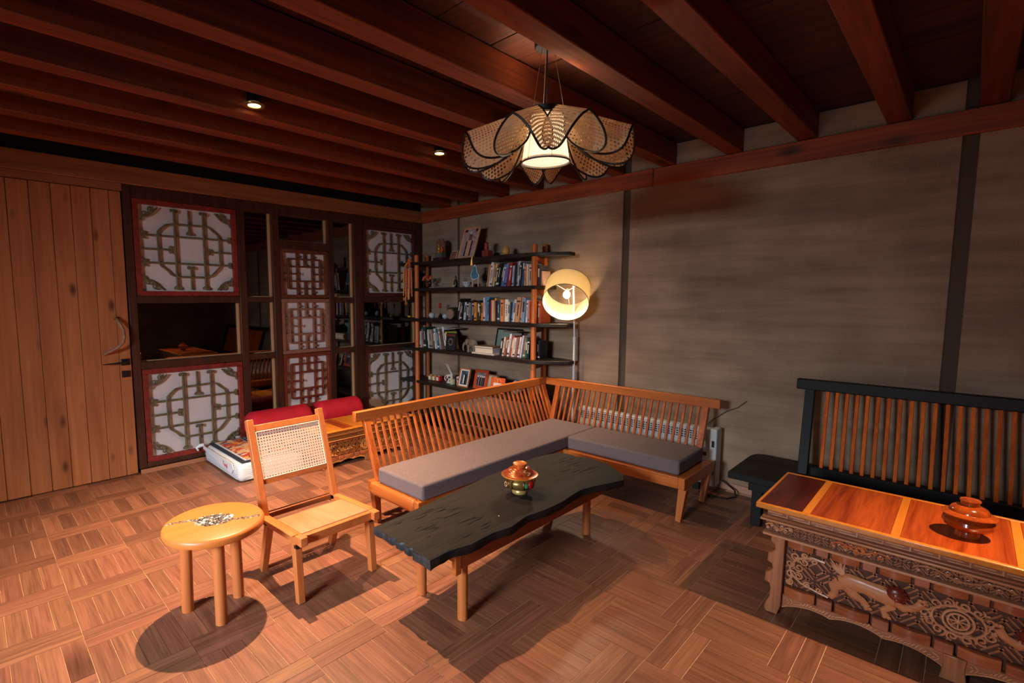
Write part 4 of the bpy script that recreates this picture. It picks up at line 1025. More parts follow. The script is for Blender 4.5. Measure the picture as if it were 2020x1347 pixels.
def simple(name, bm, mt, label, cat, group=None, **kw):
    return setp(bm.build(name, mt, **kw), label, cat, group)
z1, z2, z3, z4, z5 = [v + 0.001 for v in SH[:5]]
GOLD = plain('gilt', (214, 150, 60), 0.35, 0.5); MAROON = plain('maroon', (70, 26, 24), 0.5); ORG = plain('orange_flower', (216, 82, 30), 0.7)
STONEW = plain('white_glaze', (188, 192, 190), 0.35, var=0.15, bscale=80)
# top shelf
t = thing('shrine_plaque', 'arched deity shrine plaque on dark plinth, far left of top shelf', 'figurine', (-4.37, 4.0, z1))
M().box(-4.45, -4.28, 3.96, 4.05, z1, z1 + 0.045).build('plinth', MAROON, t, bevel=0.003)
M().box(-4.425, -4.31, 3.965, 4.04, z1 + 0.045, z1 + 0.10).build('base_block', plain('grey_carving', (96, 92, 84), 0.6, var=0.4, bscale=90), t, bevel=0.004)
arch = [(-4.44, z1 + 0.10), (-4.295, z1 + 0.10), (-4.295, z1 + 0.20)] + [(-4.3675 + 0.0725 * math.cos(a), z1 + 0.20 + 0.065 * math.sin(a)) for a in [PI * i / 12 for i in range(1, 12)]] + [(-4.44, z1 + 0.20)]
M().prism(arch, 4.0, 4.02, 'y').build('arch', plain('plaque_paint', (120, 84, 66), 0.6, var=0.6, bscale=50), t)
M().lathe([(0, 0), (0.032, 0), (0.030, 0.02), (0.016, 0.035), (0.018, 0.055), (0.010, 0.07), (0.012, 0.085), (0.004, 0.11), (0, 0.115)], (-4.37, 3.985, z1 + 0.10), 20).build('seated_figure', GOLD, t, smooth=True)
M().ell((-4.305, 3.97, z1 + 0.13), (0.014, 0.012, 0.035), 10, 8).build('orange_flower', ORG, t, smooth=True)
t = thing('photo_card', 'small tilted colour photo card left of the large framed picture', 'photo', (-4.10, 3.95, z1))
M().bar((-4.10, 3.935, z1 + 0.002), (-4.10, 3.985, z1 + 0.105), 0.10, 0.004, (1, 0, 0)).build('card', plain('card_edge', (216, 190, 170), 0.6), t)
M().bar((-4.10, 3.9335, z1 + 0.012), (-4.10, 3.9775, z1 + 0.098), 0.088, 0.002, (1, 0, 0)).build('picture', plain('card_picture', (160, 96, 80), 0.6, var=0.7, bscale=26), t)
def frame(name, label, x0, x1, z_, h, y, tilt, fm, fwid, picm, mat_w=0, mm=None, cat='picture frame', rz=0.0):
    t = thing(name, label, cat, ((x0 + x1) / 2, y, z_), rotz=rz, local=True)
    W = x1 - x0; sl = Matrix.Identity(4); sl[1][2] = tilt / h
    def B(a, b_, c, d, y0, y1): return M().box(a - W / 2, b_ - W / 2, y0, y1, c, d).xform(sl)
    B(0, W, 0, fwid, -0.008, 0.008).build('frame_rail', fm, t, bevel=0.001, seg=1); B(0, W, h - fwid, h, -0.008, 0.008).build('frame_rail', fm, t, bevel=0.001, seg=1)
    B(0, fwid, fwid, h - fwid, -0.008, 0.008).build('frame_rail', fm, t, bevel=0.001, seg=1); B(W - fwid, W, fwid, h - fwid, -0.008, 0.008).build('frame_rail', fm, t, bevel=0.001, seg=1)
    if mat_w:
        B(fwid, W - fwid, fwid, h - fwid, 0.001, 0.004).build('mat_board', mm, t)
    B(fwid + mat_w, W - fwid - mat_w, fwid + mat_w, h - fwid - mat_w, -0.001, 0.001).build('picture', picm, t)
    M().bar((0, 0.012 + tilt * 0.6, h * 0.6), (0, tilt + 0.05, 0.004), 0.03, 0.003, (1, 0, 0)).build('strut', BLACKW, t)
    return t, B, W, h
PINK = plain('pic_lilac', (176, 146, 150), 0.6, var=0.45, bscale=45)
t, B, W, h = frame('framed_picture', 'large wooden framed picture of a robed standing figure on top shelf', -3.975, -3.735, z1, 0.345, 3.90, 0.12, wood('frame_pine', (196, 140, 100), (216, 164, 124), 'x'), 0.022, PINK)
B(0.095, 0.150, 0.03, 0.20, -0.0035, -0.001).build('robe', plain('robe_peach', (214, 160, 134), 0.6, var=0.15, bscale=50), t)
B(0.100, 0.148, 0.20, 0.265, -0.0035, -0.001).build('shoulders', plain('robe_plum', (120, 76, 84), 0.6), t)
B(0.074, 0.094, 0.03, 0.19, -0.003, -0.001).build('dark_column', plain('pic_dark', (44, 34, 38), 0.6), t)
B(0.152, 0.170, 0.03, 0.19, -0.003, -0.001).build('dark_column', MC['pic_dark'], t)
M().ell((0, 0.12 * 0.8 - 0.003, 0.285), (0.012, 0.002, 0.015), 14, 8).build('halo_head', plain('pic_pale', (224, 208, 200), 0.6), t)
B(0.024, 0.06, 0.295, 0.321, -0.003, -0.001).build('dark_corner', MC['pic_dark'], t); B(0.18, 0.216, 0.295, 0.321, -0.003, -0.001).build('dark_corner', MC['pic_dark'], t)
t = thing('deity_figurine', 'small deity figurine on a carved reddish wood box, top shelf', 'figurine', (-3.59, 3.95, z1))
M().box(-3.635, -3.55, 3.92, 4.0, z1, z1 + 0.075).build('box_base', plain('redwood', (140, 56, 30), 0.5, var=0.3, bscale=60), t, bevel=0.003)
M().lathe([(0.02, 0), (0.026, 0.02), (0.02, 0.05), (0.024, 0.07), (0.012, 0.085), (0, 0.09)], (-3.60, 3.955, z1 + 0.075), 16).build('figure', plain('fig_red', (150, 40, 44), 0.5, var=0.4, bscale=70), t, smooth=True)
M().tube([(-3.60 + 0.042 * math.cos(a), 3.975, z1 + 0.115 + 0.055 * math.sin(a)) for a in [(-0.3 + (PI + 0.6) * i / 16) for i in range(17)]], 0.006, 6).build('aureole', plain('aureole_paint', (150, 140, 120), 0.5, var=0.5, bscale=60), t, smooth=True)
t = thing('pear_ornament', 'golden carved pear-shaped ornament on top shelf near the posts', 'ornament', (-3.33, 3.95, z1))
M().lathe([(0, 0), (0.018, 0.004), (0.038, 0.028), (0.042, 0.050), (0.034, 0.078), (0.015, 0.098), (0.006, 0.104), (0, 0.105)], (-3.33, 3.95, z1), 24).build('body', plain('pear_gold', (214, 158, 82), 0.45, var=0.3, bscale=120), t, smooth=True)
M().tube([(-3.33, 3.95, z1 + 0.10), (-3.333, 3.95, z1 + 0.13), (-3.34, 3.95, z1 + 0.155)], 0.0035, 6).build('stem', MC['pear_gold'], t)
t = thing('tassel', 'yellow cord tassel hanging from edge of top shelf', 'tassel', (-3.66, 3.80, z1))
for k in range(4):
    M().tube([(-3.66 + 0.004 * k, 3.84, z1 + 0.003), (-3.66 + 0.004 * k, 3.797, z1 + 0.004), (-3.662 + 0.005 * k, 3.79, z1 - 0.04), (-3.666 + 0.009 * k, 3.79, z1 - 0.085)], 0.003, 5).build('cord', GOLD, t, smooth=True)
# second shelf
t = thing('glass_vase', 'clear round glass vase with orange flowers by the left post', 'vase', (-4.52, 3.93, z2))
GL2 = glass_mat('vase_glass', (0.82, 0.84, 0.84), 0.12)
M().lathe([(0.012, 0), (0.034, 0.012), (0.044, 0.035), (0.036, 0.06), (0.018, 0.078), (0.020, 0.095)], (-4.52, 3.93, z2), 24, cap=False).build('bowl', GL2, t, smooth=True)
rnd = random.Random(2)
for k in range(9):
    a = k * 0.7; p = (-4.52 + 0.06 * math.cos(a), 3.93 + 0.03 * math.sin(a), z2 + 0.115 + 0.02 * math.sin(k * 2.1))
    M().tube([(-4.52, 3.93, z2 + 0.06), p], 0.0015, 4).build('stem', plain('stem_green', (60, 76, 40), 0.7), t)
    M().ell(p, (0.018, 0.016, 0.014), 8, 6).build('flower', ORG if k % 3 else plain('flower_pale', (210, 120, 90), 0.7), t, smooth=True)
simple('incense_tray', M().box(-4.41, -4.22, 3.86, 3.885, z2, z2 + 0.008), plain('tray_grey', (150, 140, 130), 0.5), 'long thin pale incense tray on second shelf', 'tray', bevel=0.002)
simple('heart_stone', M().ell((-3.985, 3.845, z2 + 0.014), (0.024, 0.012, 0.014), 12, 8), plain('shell', (190, 160, 130), 0.5), 'small pale heart-shaped stone at front of second shelf', 'ornament', smooth=True)
simple('bottle_figurine', M().lathe([(0, 0), (0.022, 0), (0.024, 0.05), (0.018, 0.075), (0.008, 0.10), (0.012, 0.115), (0.004, 0.13), (0, 0.132)], (-4.035, 3.93, z2), 20), plain('bronze_dark', (60, 56, 36), 0.35, 0.5), 'small dark bronze bottle-shaped figurine on second shelf', 'figurine', smooth=True)
t = thing('china_bowl', 'blue and white china bowl on second shelf', 'bowl', (-3.865, 3.93, z2))
M().lathe([(0.0, 0), (0.022, 0), (0.024, 0.008), (0.045, 0.03), (0.056, 0.058), (0.053, 0.058), (0.04, 0.03), (0.0, 0.015)], (-3.865, 3.93, z2), 32).build('body', plain('china_white', (206, 208, 210), 0.25), t, smooth=True)
for k in range(12):
    a = 2 * PI * k / 12
    M().ell((-3.865 + 0.0525 * math.cos(a), 3.93 + 0.0525 * math.sin(a), z2 + 0.044), (0.006, 0.006, 0.005), 7, 5).build('blue_mark', plain('cobalt', (50, 64, 110), 0.3), t, smooth=True)
t = thing('agate_slice', 'blue agate slice on two pale legs, second shelf', 'ornament', (-3.735, 3.93, z2))
oa = [(0.0, 0.24), (-0.025, 0.225), (-0.022, 0.185), (-0.05, 0.165), (-0.065, 0.125), (-0.05, 0.09), (-0.03, 0.075), (0.0, 0.075), (0.03, 0.085), (0.052, 0.085), (0.062, 0.11), (0.056, 0.135), (0.035, 0.15), (0.028, 0.19), (0.02, 0.22)]
M().prism([(-3.735 + a, z2 + b_) for a, b_ in oa], 3.92, 3.934, 'y').build('rim', plain('agate_white', (196, 214, 216), 0.35), t, bevel=0.002)
M().prism([(-3.735 + a * 0.82, z2 + 0.14 + (b_ - 0.14) * 0.84) for a, b_ in oa], 3.917, 3.921, 'y').build('core', plain('agate_blue', (70, 124, 146), 0.25, var=0.3, bscale=50), t)
for x in (-3.772, -3.69): M().cyl((x, 3.927, z2), (x, 3.927, z2 + 0.09), 0.006, 10).build('leg', plain('peg', (226, 176, 136), 0.5), t)
simple('dark_figurine', M().lathe([(0, 0), (0.015, 0), (0.012, 0.03), (0.02, 0.05), (0.006, 0.065), (0, 0.066)], (-3.62, 3.95, z2), 14), plain('soapstone', (70, 62, 50), 0.5), 'tiny dark figurine between agate slice and books', 'figurine', smooth=True)
# middle shelf
simple('white_ball', M().ell((-4.44, 3.93, z3 + 0.036), (0.038, 0.038, 0.036), 20, 12), STONEW, 'larger white ribbed glazed ball on the middle shelf', 'ornament', smooth=True)
simple('white_ball', M().ell((-4.20, 3.92, z3 + 0.031), (0.033, 0.033, 0.031), 20, 12), STONEW, 'smaller white ribbed glazed ball beside the round box', 'ornament', smooth=True)
t = thing('red_flower', 'two red flowers on a thin stem in small dark vase', 'flower', (-4.335, 3.97, z3))
M().lathe([(0, 0), (0.022, 0.002), (0.026, 0.02), (0.012, 0.045), (0.009, 0.06), (0, 0.06)], (-4.335, 3.97, z3), 16).build('vase', BLACKM, t, smooth=True)
M().cyl((-4.335, 3.97, z3 + 0.055), (-4.335, 3.97, z3 + 0.16), 0.002, 6).build('stem', MC['stem_green'], t)
for dz in (0.135, 0.165): M().ell((-4.335, 3.965, z3 + dz), (0.02, 0.018, 0.015), 12, 8).build('petals', plain('petal_red', (190, 26, 40), 0.6), t, smooth=True)
t = thing('round_box', 'round wooden box lying on its side in a dark stand', 'box', (-4.10, 3.97, z3))
M().cyl((-4.09, 3.90, z3 + 0.068), (-4.09, 4.04, z3 + 0.068), 0.066, 28).build('body', plain('olive_wood', (56, 52, 36), 0.5), t, smooth=True)
M().cyl((-4.085, 3.885, z3 + 0.06), (-4.085, 3.90, z3 + 0.06), 0.056, 28).build('face', plain('face_wood', (150, 116, 98), 0.6, var=0.2, bscale=30), t, smooth=True)
M().box(-4.14, -4.03, 3.91, 4.03, z3, z3 + 0.006).build('stand', BLACKW, t)
# fourth shelf
t = thing('elephant_figurine', 'grey carved stone elephant figurine on the fourth shelf', 'figurine', (-3.80, 3.92, z4))
EL = plain('grey_stone', (116, 104, 92), 0.7, var=0.3, bscale=90, bump=0.4)
M().ell((-3.78, 3.94, z4 + 0.098), (0.062, 0.040, 0.050), 18, 12).ell((-3.845, 3.925, z4 + 0.108), (0.034, 0.030, 0.036), 14, 10).build('body', EL, t, smooth=True)
M().tube([(-3.865, 3.91, z4 + 0.10), (-3.885, 3.90, z4 + 0.07), (-3.885, 3.895, z4 + 0.035), (-3.87, 3.89, z4 + 0.012)], [0.018, 0.013, 0.009, 0.006], 8).build('trunk', EL, t, smooth=True)
for x, y in ((-3.825, 3.92), (-3.825, 3.955), (-3.745, 3.92), (-3.745, 3.955)):
    M().tube([(x, y, z4 + 0.08), (x, y, z4 + 0.03), (x, y, z4)], [0.022, 0.016, 0.019], 10).build('leg', EL, t, smooth=True)
M().ell((-3.835, 3.895, z4 + 0.105), (0.022, 0.006, 0.030), 12, 8).build('ear', EL, t, smooth=True)
M().tube([(-3.722, 3.94, z4 + 0.11), (-3.712, 3.94, z4 + 0.07), (-3.716, 3.94, z4 + 0.05)], 0.004, 6).build('tail', EL, t, smooth=True)
def flat_book(x0, x1, y0, y1, z_, th, col, label):
    t = thing('book', label, 'book', ((x0 + x1) / 2, y0, z_), group='books lying flat')
    mt = plain('book_%d_%d_%d' % col, col, 0.5)
    M().box(x0, x1, y0, y1, z_, z_ + 0.002).box(x0, x1, y0, y1, z_ + th - 0.002, z_ + th).box(x1 - 0.002, x1, y0, y1, z_ + 0.002, z_ + th - 0.002).build('cover', mt, t)
    M().box(x0 + 0.003, x1 - 0.003, y0 + 0.003, y1 - 0.003, z_ + 0.002, z_ + th - 0.002).build('pages', PAGES, t)
flat_book(-3.715, -3.395, 3.85, 4.02, z4, 0.014, (206, 190, 176), 'wide pale book lying flat at bottom of the small pile')
flat_book(-3.675, -3.42, 3.86, 4.02, z4 + 0.0145, 0.05, (150, 150, 168), 'thick patterned blue grey book lying flat in the small pile')
flat_book(-3.69, -3.43, 3.87, 4.02, z4 + 0.065, 0.018, (110, 92, 74), 'brown book lying flat on top of the small pile')
frame('framed_map', 'black framed green and blue map picture behind the pile of books', -3.60, -3.27, z4, 0.262, 4.085, 0.06, BLACKM, 0.016, plain('map_paint', (140, 160, 146), 0.5, var=0.35, bscale=6))
t = thing('black_book', 'black book standing cover outwards with red title band and grey ornament', 'book', (-4.11, 3.90, z4), group='books at the left of the fourth shelf')
M().bar((-4.05, 3.86, z4 + 0.006), (-4.05, 3.885, z4 + 0.198), 0.15, 0.022, (1, 0, 0)).build('cover', plain('book_black', (34, 32, 34), 0.5), t)
M().bar((-4.05, 3.868, z4 + 0.165), (-4.05, 3.8705, z4 + 0.182), 0.14, 0.002, (1, 0, 0)).build('title_band', plain('band_red', (120, 40, 36), 0.6), t)
for k in range(10):
    a = 2 * PI * k / 10
    M().ell((-4.05 + 0.03 * math.cos(a), 3.861 + 0.0045 * math.sin(a), z4 + 0.10 + 0.035 * math.sin(a)), (0.009, 0.002, 0.009), 7, 5).build('ornament', plain('grey_print', (112, 108, 104), 0.6), t)
simple('thin_book', M().box(-4.19, -4.03, 3.92, 4.05, z4 + 0.2435, z4 + 0.256), plain('book_flat_grey', (150, 136, 120), 0.6), 'thin grey book laid across the tops of the upright books', 'book', bevel=0.001)
simple('thin_book', M().box(-3.335, -3.16, 3.93, 4.05, z4 + 0.244, z4 + 0.256), plain('book_flat_tan', (120, 96, 74), 0.6), 'thin tan book laid over the right hand row', 'book', bevel=0.001)
# fifth shelf
for x, c, nm in ((-4.50, (176, 130, 50), 'brown'), (-4.43, (190, 120, 50), 'orange'), (-4.36, (190, 30, 34), 'red')):
    t = thing('spice_jar', 'small square jar with %s contents and white label, fifth shelf' % nm, 'jar', (x, 3.97, z5), group='small jars')
    M().box(x - 0.026, x + 0.026, 3.945, 3.995, z5, z5 + 0.06).build('body', plain('jar_%s' % nm, c, 0.3), t, bevel=0.005)
    M().box(x - 0.024, x + 0.010, 3.9435, 3.945, z5 + 0.008, z5 + 0.05).build('paper_label', WHITEM, t)
    M().cyl((x, 3.97, z5 + 0.06), (x, 3.97, z5 + 0.073), 0.018, 14).build('lid', plain('jar_lid', (150, 130, 100), 0.4), t, smooth=True)
def mug(x, y, label, spots, hs=-1):
    t = thing('mug', label, 'mug', (x, y, z5))
    M().lathe([(0.0, 0), (0.037, 0), (0.040, 0.004), (0.041, 0.095), (0.038, 0.095), (0.037, 0.006), (0, 0.006)], (x, y, z5), 28).build('cup', plain('mug_white', (220, 210, 202), 0.25), t, smooth=True)
    M().tube([(x + hs * 0.038 + hs * 0.032 * math.sin(PI * i / 12) * 1.0, y - 0.01, z5 + 0.048 + 0.028 * math.cos(PI * i / 12)) for i in range(13)], 0.006, 8).build('handle', MC['mug_white'], t, smooth=True)
    for k, (dg, z_, c) in enumerate(spots):
        a = math.radians(dg)
        M().ell((x + 0.0395 * math.cos(a), y + 0.0395 * math.sin(a), z5 + z_), (0.004, 0.015, 0.014), 10, 7, Matrix.Rotation(a, 3, 'Z')).build('print', plain('mug_%d_%d_%d' % c, c, 0.4), t, smooth=True)
mug(-4.195, 3.98, 'white mug with dark printed pictures, handle to the left', [(-110, 0.07, (150, 60, 50)), (-80, 0.045, (60, 40, 44)), (-50, 0.07, (50, 40, 44)), (-30, 0.03, (70, 50, 60)), (-100, 0.025, (110, 60, 56))])
mug(-4.0, 3.96, 'white mug with blue and red splashes, right of the reed diffuser', [(-110, 0.035, (200, 70, 40)), (-80, 0.07, (60, 70, 110)), (-50, 0.04, (50, 110, 160)), (-30, 0.07, (120, 130, 180)), (-70, 0.02, (60, 130, 180))], 1)
t = thing('reed_diffuser', 'small pale green glass reed diffuser with two white sticks', 'diffuser', (-4.085, 3.92, z5))
M().box(-4.108, -4.062, 3.90, 3.942, z5, z5 + 0.06).build('bottle', plain('pale_green', (178, 190, 150), 0.3), t, bevel=0.004)
for dx in (-0.006, 0.008):
    M().tube([(-4.085, 3.92, z5 + 0.05), (-4.11 + dx, 3.93, z5 + 0.12), (-4.20 + dx * 2, 3.94, z5 + 0.225)], 0.003, 6).build('reed', WHITEM, t, smooth=True)
BW = plain('photo_grey', (120, 120, 126), 0.5, var=0.7, bscale=36)
MATW = plain('mat_white', (222, 214, 204), 0.7)
t, B, W, h = frame('framed_photo', 'narrow upright wooden photo frame with white mat', -3.965, -3.805, z5, 0.205, 3.885, 0.055, wood('frame_brown', (150, 92, 56), (176, 112, 70), 'x'), 0.012, plain('photo_blue', (60, 76, 100), 0.5, var=0.7, bscale=40), 0.016, MATW)
B(0.07, 0.085, 0.04, 0.13, -0.003, -0.001).build('person_shape', MC['mat_white'], t); B(0.088, 0.11, 0.035, 0.14, -0.003, -0.001).build('person_shape', BLACKM, t)
t, B, W, h = frame('framed_photo', 'red-orange wooden frame with black and white group photo', -3.765, -3.575, z5, 0.205, 3.93, 0.05, plain('red_frame', (176, 66, 34), 0.45), 0.032, BW)
for k, x in enumerate((0.05, 0.085, 0.115, 0.14)):
    B(x - 0.010, x + 0.010, 0.035, 0.125, -0.003, -0.001).build('person_shape', BLACKM if k % 2 else MC['pic_dark'], t)
    B(x - 0.006, x + 0.006, 0.126, 0.142, -0.003, -0.001).build('face_shape', MATW, t)
t, B, W, h = frame('framed_photo', 'small brown frame with green-grey photo half behind orange folder', -3.545, -3.42, z5, 0.175, 3.90, 0.05, MC['frame_brown'], 0.010, plain('photo_green', (150, 160, 146), 0.5, var=0.3, bscale=20))
B(0.045, 0.07, 0.02, 0.12, -0.003, -0.001).build('person_shape', BLACKM, t)
t = thing('orange_card', 'orange patterned card with pale square beside the bench back', 'card', (-3.36, 3.87, z5))
M().bar((-3.36, 3.86, z5 + 0.006), (-3.36, 3.885, z5 + 0.165), 0.19, 0.006, (1, 0, 0)).build('card', plain('orange_card', (214, 92, 38), 0.6, var=0.3, bscale=40), t)
M().bar((-3.36, 3.858, z5 + 0.02), (-3.36, 3.8722, z5 + 0.11), 0.11, 0.003, (1, 0, 0)).build('pale_square', MATW, t)
for dx in (-0.02, 0.025): M().tube([(-3.365 + dx + 0.022 * math.cos(a), 3.877, z5 + 0.13 + 0.022 * math.sin(a)) for a in [2 * PI * i / 16 for i in range(16)]], 0.003, 5, closed=True).build('ring_motif', plain('pale_orange', (236, 170, 110), 0.6), t)
simple('seashell', M().ell((-3.19, 3.96, z5 + 0.075), (0.05, 0.03, 0.075), 14, 8), plain('shell_grey', (150, 146, 138), 0.5, var=0.3, bscale=40), 'grey seashell standing behind the bench back rail', 'shell', smooth=True)
# ribbons hanging at the left end of the shelves
t = thing('ribbon_bundle', 'bundle of yellow and orange ribbons and medals hanging from left shelf end', 'ribbons', (-4.70, 3.79, 1.9))
rnd = random.Random(9)
RC = [plain('rib_%d' % i, c, 0.7) for i, c in enumerate(((226, 160, 30), (210, 96, 30), (150, 60, 40), (214, 140, 90), (196, 40, 24), (90, 90, 120)))]
for k in range(10):
    x = -4.78 + 0.016 * k; zt, zb = 1.86 - 0.006 * abs(k - 4), 1.60 - rnd.uniform(0, 0.16)
    M().bar((x, 3.785 + 0.004 * (k % 3), zt), (x + rnd.uniform(-.015, .01), 3.785, zb), 0.016, 0.003, (1, 0.1 * (k % 3), 0)).build('ribbon', RC[k % 6], t)
for k in range(5):
    M().tube([(-4.70, 3.80, 1.935), (-4.74 + 0.022 * k, 3.79, 1.90), (-4.77 + 0.03 * k, 3.785, 1.86)], 0.006, 6).build('ribbon_loop', RC[k], t, smooth=True)
M().ell((-4.69, 3.80, 1.94), (0.03, 0.02, 0.03), 12, 8).build('knot', RC[1], t, smooth=True)
for x, z_ in ((-4.77, 1.49), (-4.74, 1.44), (-4.68, 1.42)): M().cyl((x, 3.78, z_), (x, 3.79, z_), 0.022, 16).build('medal', GOLD if z_ > 1.43 else plain('medal_dark', (70, 50, 36), 0.4, 0.6), t, smooth=True)
M().tube([(-4.70, 3.785, 1.60), (-4.70, 3.785, 1.48)], 0.003, 5).build('cord', WHITEM, t)
simple('yellow_shell', M().ell((-4.80, 3.88, z3 + 0.014), (0.028, 0.02, 0.014), 12, 8), plain('yellow_bit', (220, 170, 40), 0.5), 'small yellow ornament at far left end of middle shelf', 'ornament', smooth=True)

# ------------------------------------------------------------------ convector heater and its cable
ht = thing('convector_heater', 'white slotted convector heater against wall behind the bench', 'heater', (-1.85, 4.08, 0.05))
HW = plain('heater_white', (196, 196, 194), 0.45); HG = plain('heater_grey', (140, 140, 140), 0.5)
M().box(-2.50, -1.335, 4.035, 4.115, 0.055, 0.492).build('body', HW, ht, bevel=0.008)
M().box(-1.3345, -1.285, 4.02, 4.13, 0.05, 0.50).build('end_cap', HW, ht, bevel=0.008)
nsl = 0
for i in range(52):
    x = -2.47 + 0.0213 * i
    m_ = M()
    for z_ in (0.452, 0.434, 0.416, 0.398): m_.box(x, x + 0.014, 4.0335, 4.0352, z_, z_ + 0.009)
    m_.build('slot_column', BLACKM, ht, kind='stuff')
M().box(-1.42, -1.36, 4.033, 4.0355, 0.28, 0.31).build('badge', BLACKM, ht)
M().box(-1.325, -1.295, 4.018, 4.0205, 0.14, 0.22).build('control', plain('panel_grey', (110, 110, 100), 0.5), ht)
for z_ in (0.36, 0.18): M().box(-1.32, -1.30, 4.0185, 4.0205, z_, z_ + 0.05).build('grip', BLACKM, ht)
for x in (-2.3, -1.45): M().box(x, x + 0.05, 4.02, 4.15, 0.001, 0.055).build('foot', BLACKM, ht, bevel=0.003)
simple('power_cable', M().tube([(-1.272, 4.14, 0.08), (-1.24, 4.15, 0.06), (-1.17, 4.12, 0.03), (-1.14, 4.05, 0.008), (-1.18, 3.97, 0.006), (-1.28, 3.94, 0.006), (-1.38, 3.97, 0.006)], 0.006, 8), BLACKM, 'black power cable curling on the floor beside the heater', 'cable', smooth=True)
simple('wall_cable', M().tube([(-1.14, 4.19, 0.72), (-1.20, 4.19, 0.66), (-1.28, 4.17, 0.62), (-1.36, 4.16, 0.55), (-1.40, 4.13, 0.50)], 0.0035, 6), BLACKM, 'thin black cable running up the wall by bench rail', 'cable', smooth=True)

# ------------------------------------------------------------------ black bench with orange spindles
bb = thing('spindle_bench', 'black stained wood bench with orange spindles behind the carved table', 'bench', (0.2, 3.9, 0))
M().box(-0.79, 1.20, 3.985, 4.03, 0.888, 0.958).build('top_rail', BLACKW, bb, bevel=0.006)
M().bar((-0.697, 3.84, 0.352), (-0.712, 4.0, 0.89), 0.055, 0.04, (1, 0, 0)).build('post', BLACKW, bb, bevel=0.004)
M().bar((1.12, 3.84, 0.352), (1.13, 4.0, 0.89), 0.055, 0.04, (1, 0, 0)).build('post', BLACKW, bb, bevel=0.004)
M().box(-0.66, 1.09, 3.845, 3.885, 0.352, 0.412).build('lower_rail', BLACKW, bb, bevel=0.004)
for i in range(33):
    x = -0.604 + 0.0513 * i
    slat((x, 3.864, 0.41), (x - 0.012, 3.998, 0.89), 0.0185, 0.016, (1, 0, 0), 'spindle', W_SLAT2, bb)
so = [(-1.06, 3.56), (1.3, 3.56), (1.3, 4.14), (-1.0, 4.14), (-1.045, 4.11), (-1.06, 4.05)]
M().prism(so, 0.305, 0.350, 'z').build('seat', BLACKW, bb, bevel=0.005)
M().box(-0.95, 1.2, 3.62, 3.66, 0.235, 0.304).build('seat_rail', BLACKW, bb, bevel=0.004)
for x, y in ((-0.90, 3.66), (-0.90, 4.08), (1.15, 3.66), (1.15, 4.08)):
    M().box(x - 0.03, x + 0.03, y - 0.03, y + 0.03, 0.001, 0.304).build('leg', BLACKW, bb, bevel=0.004)

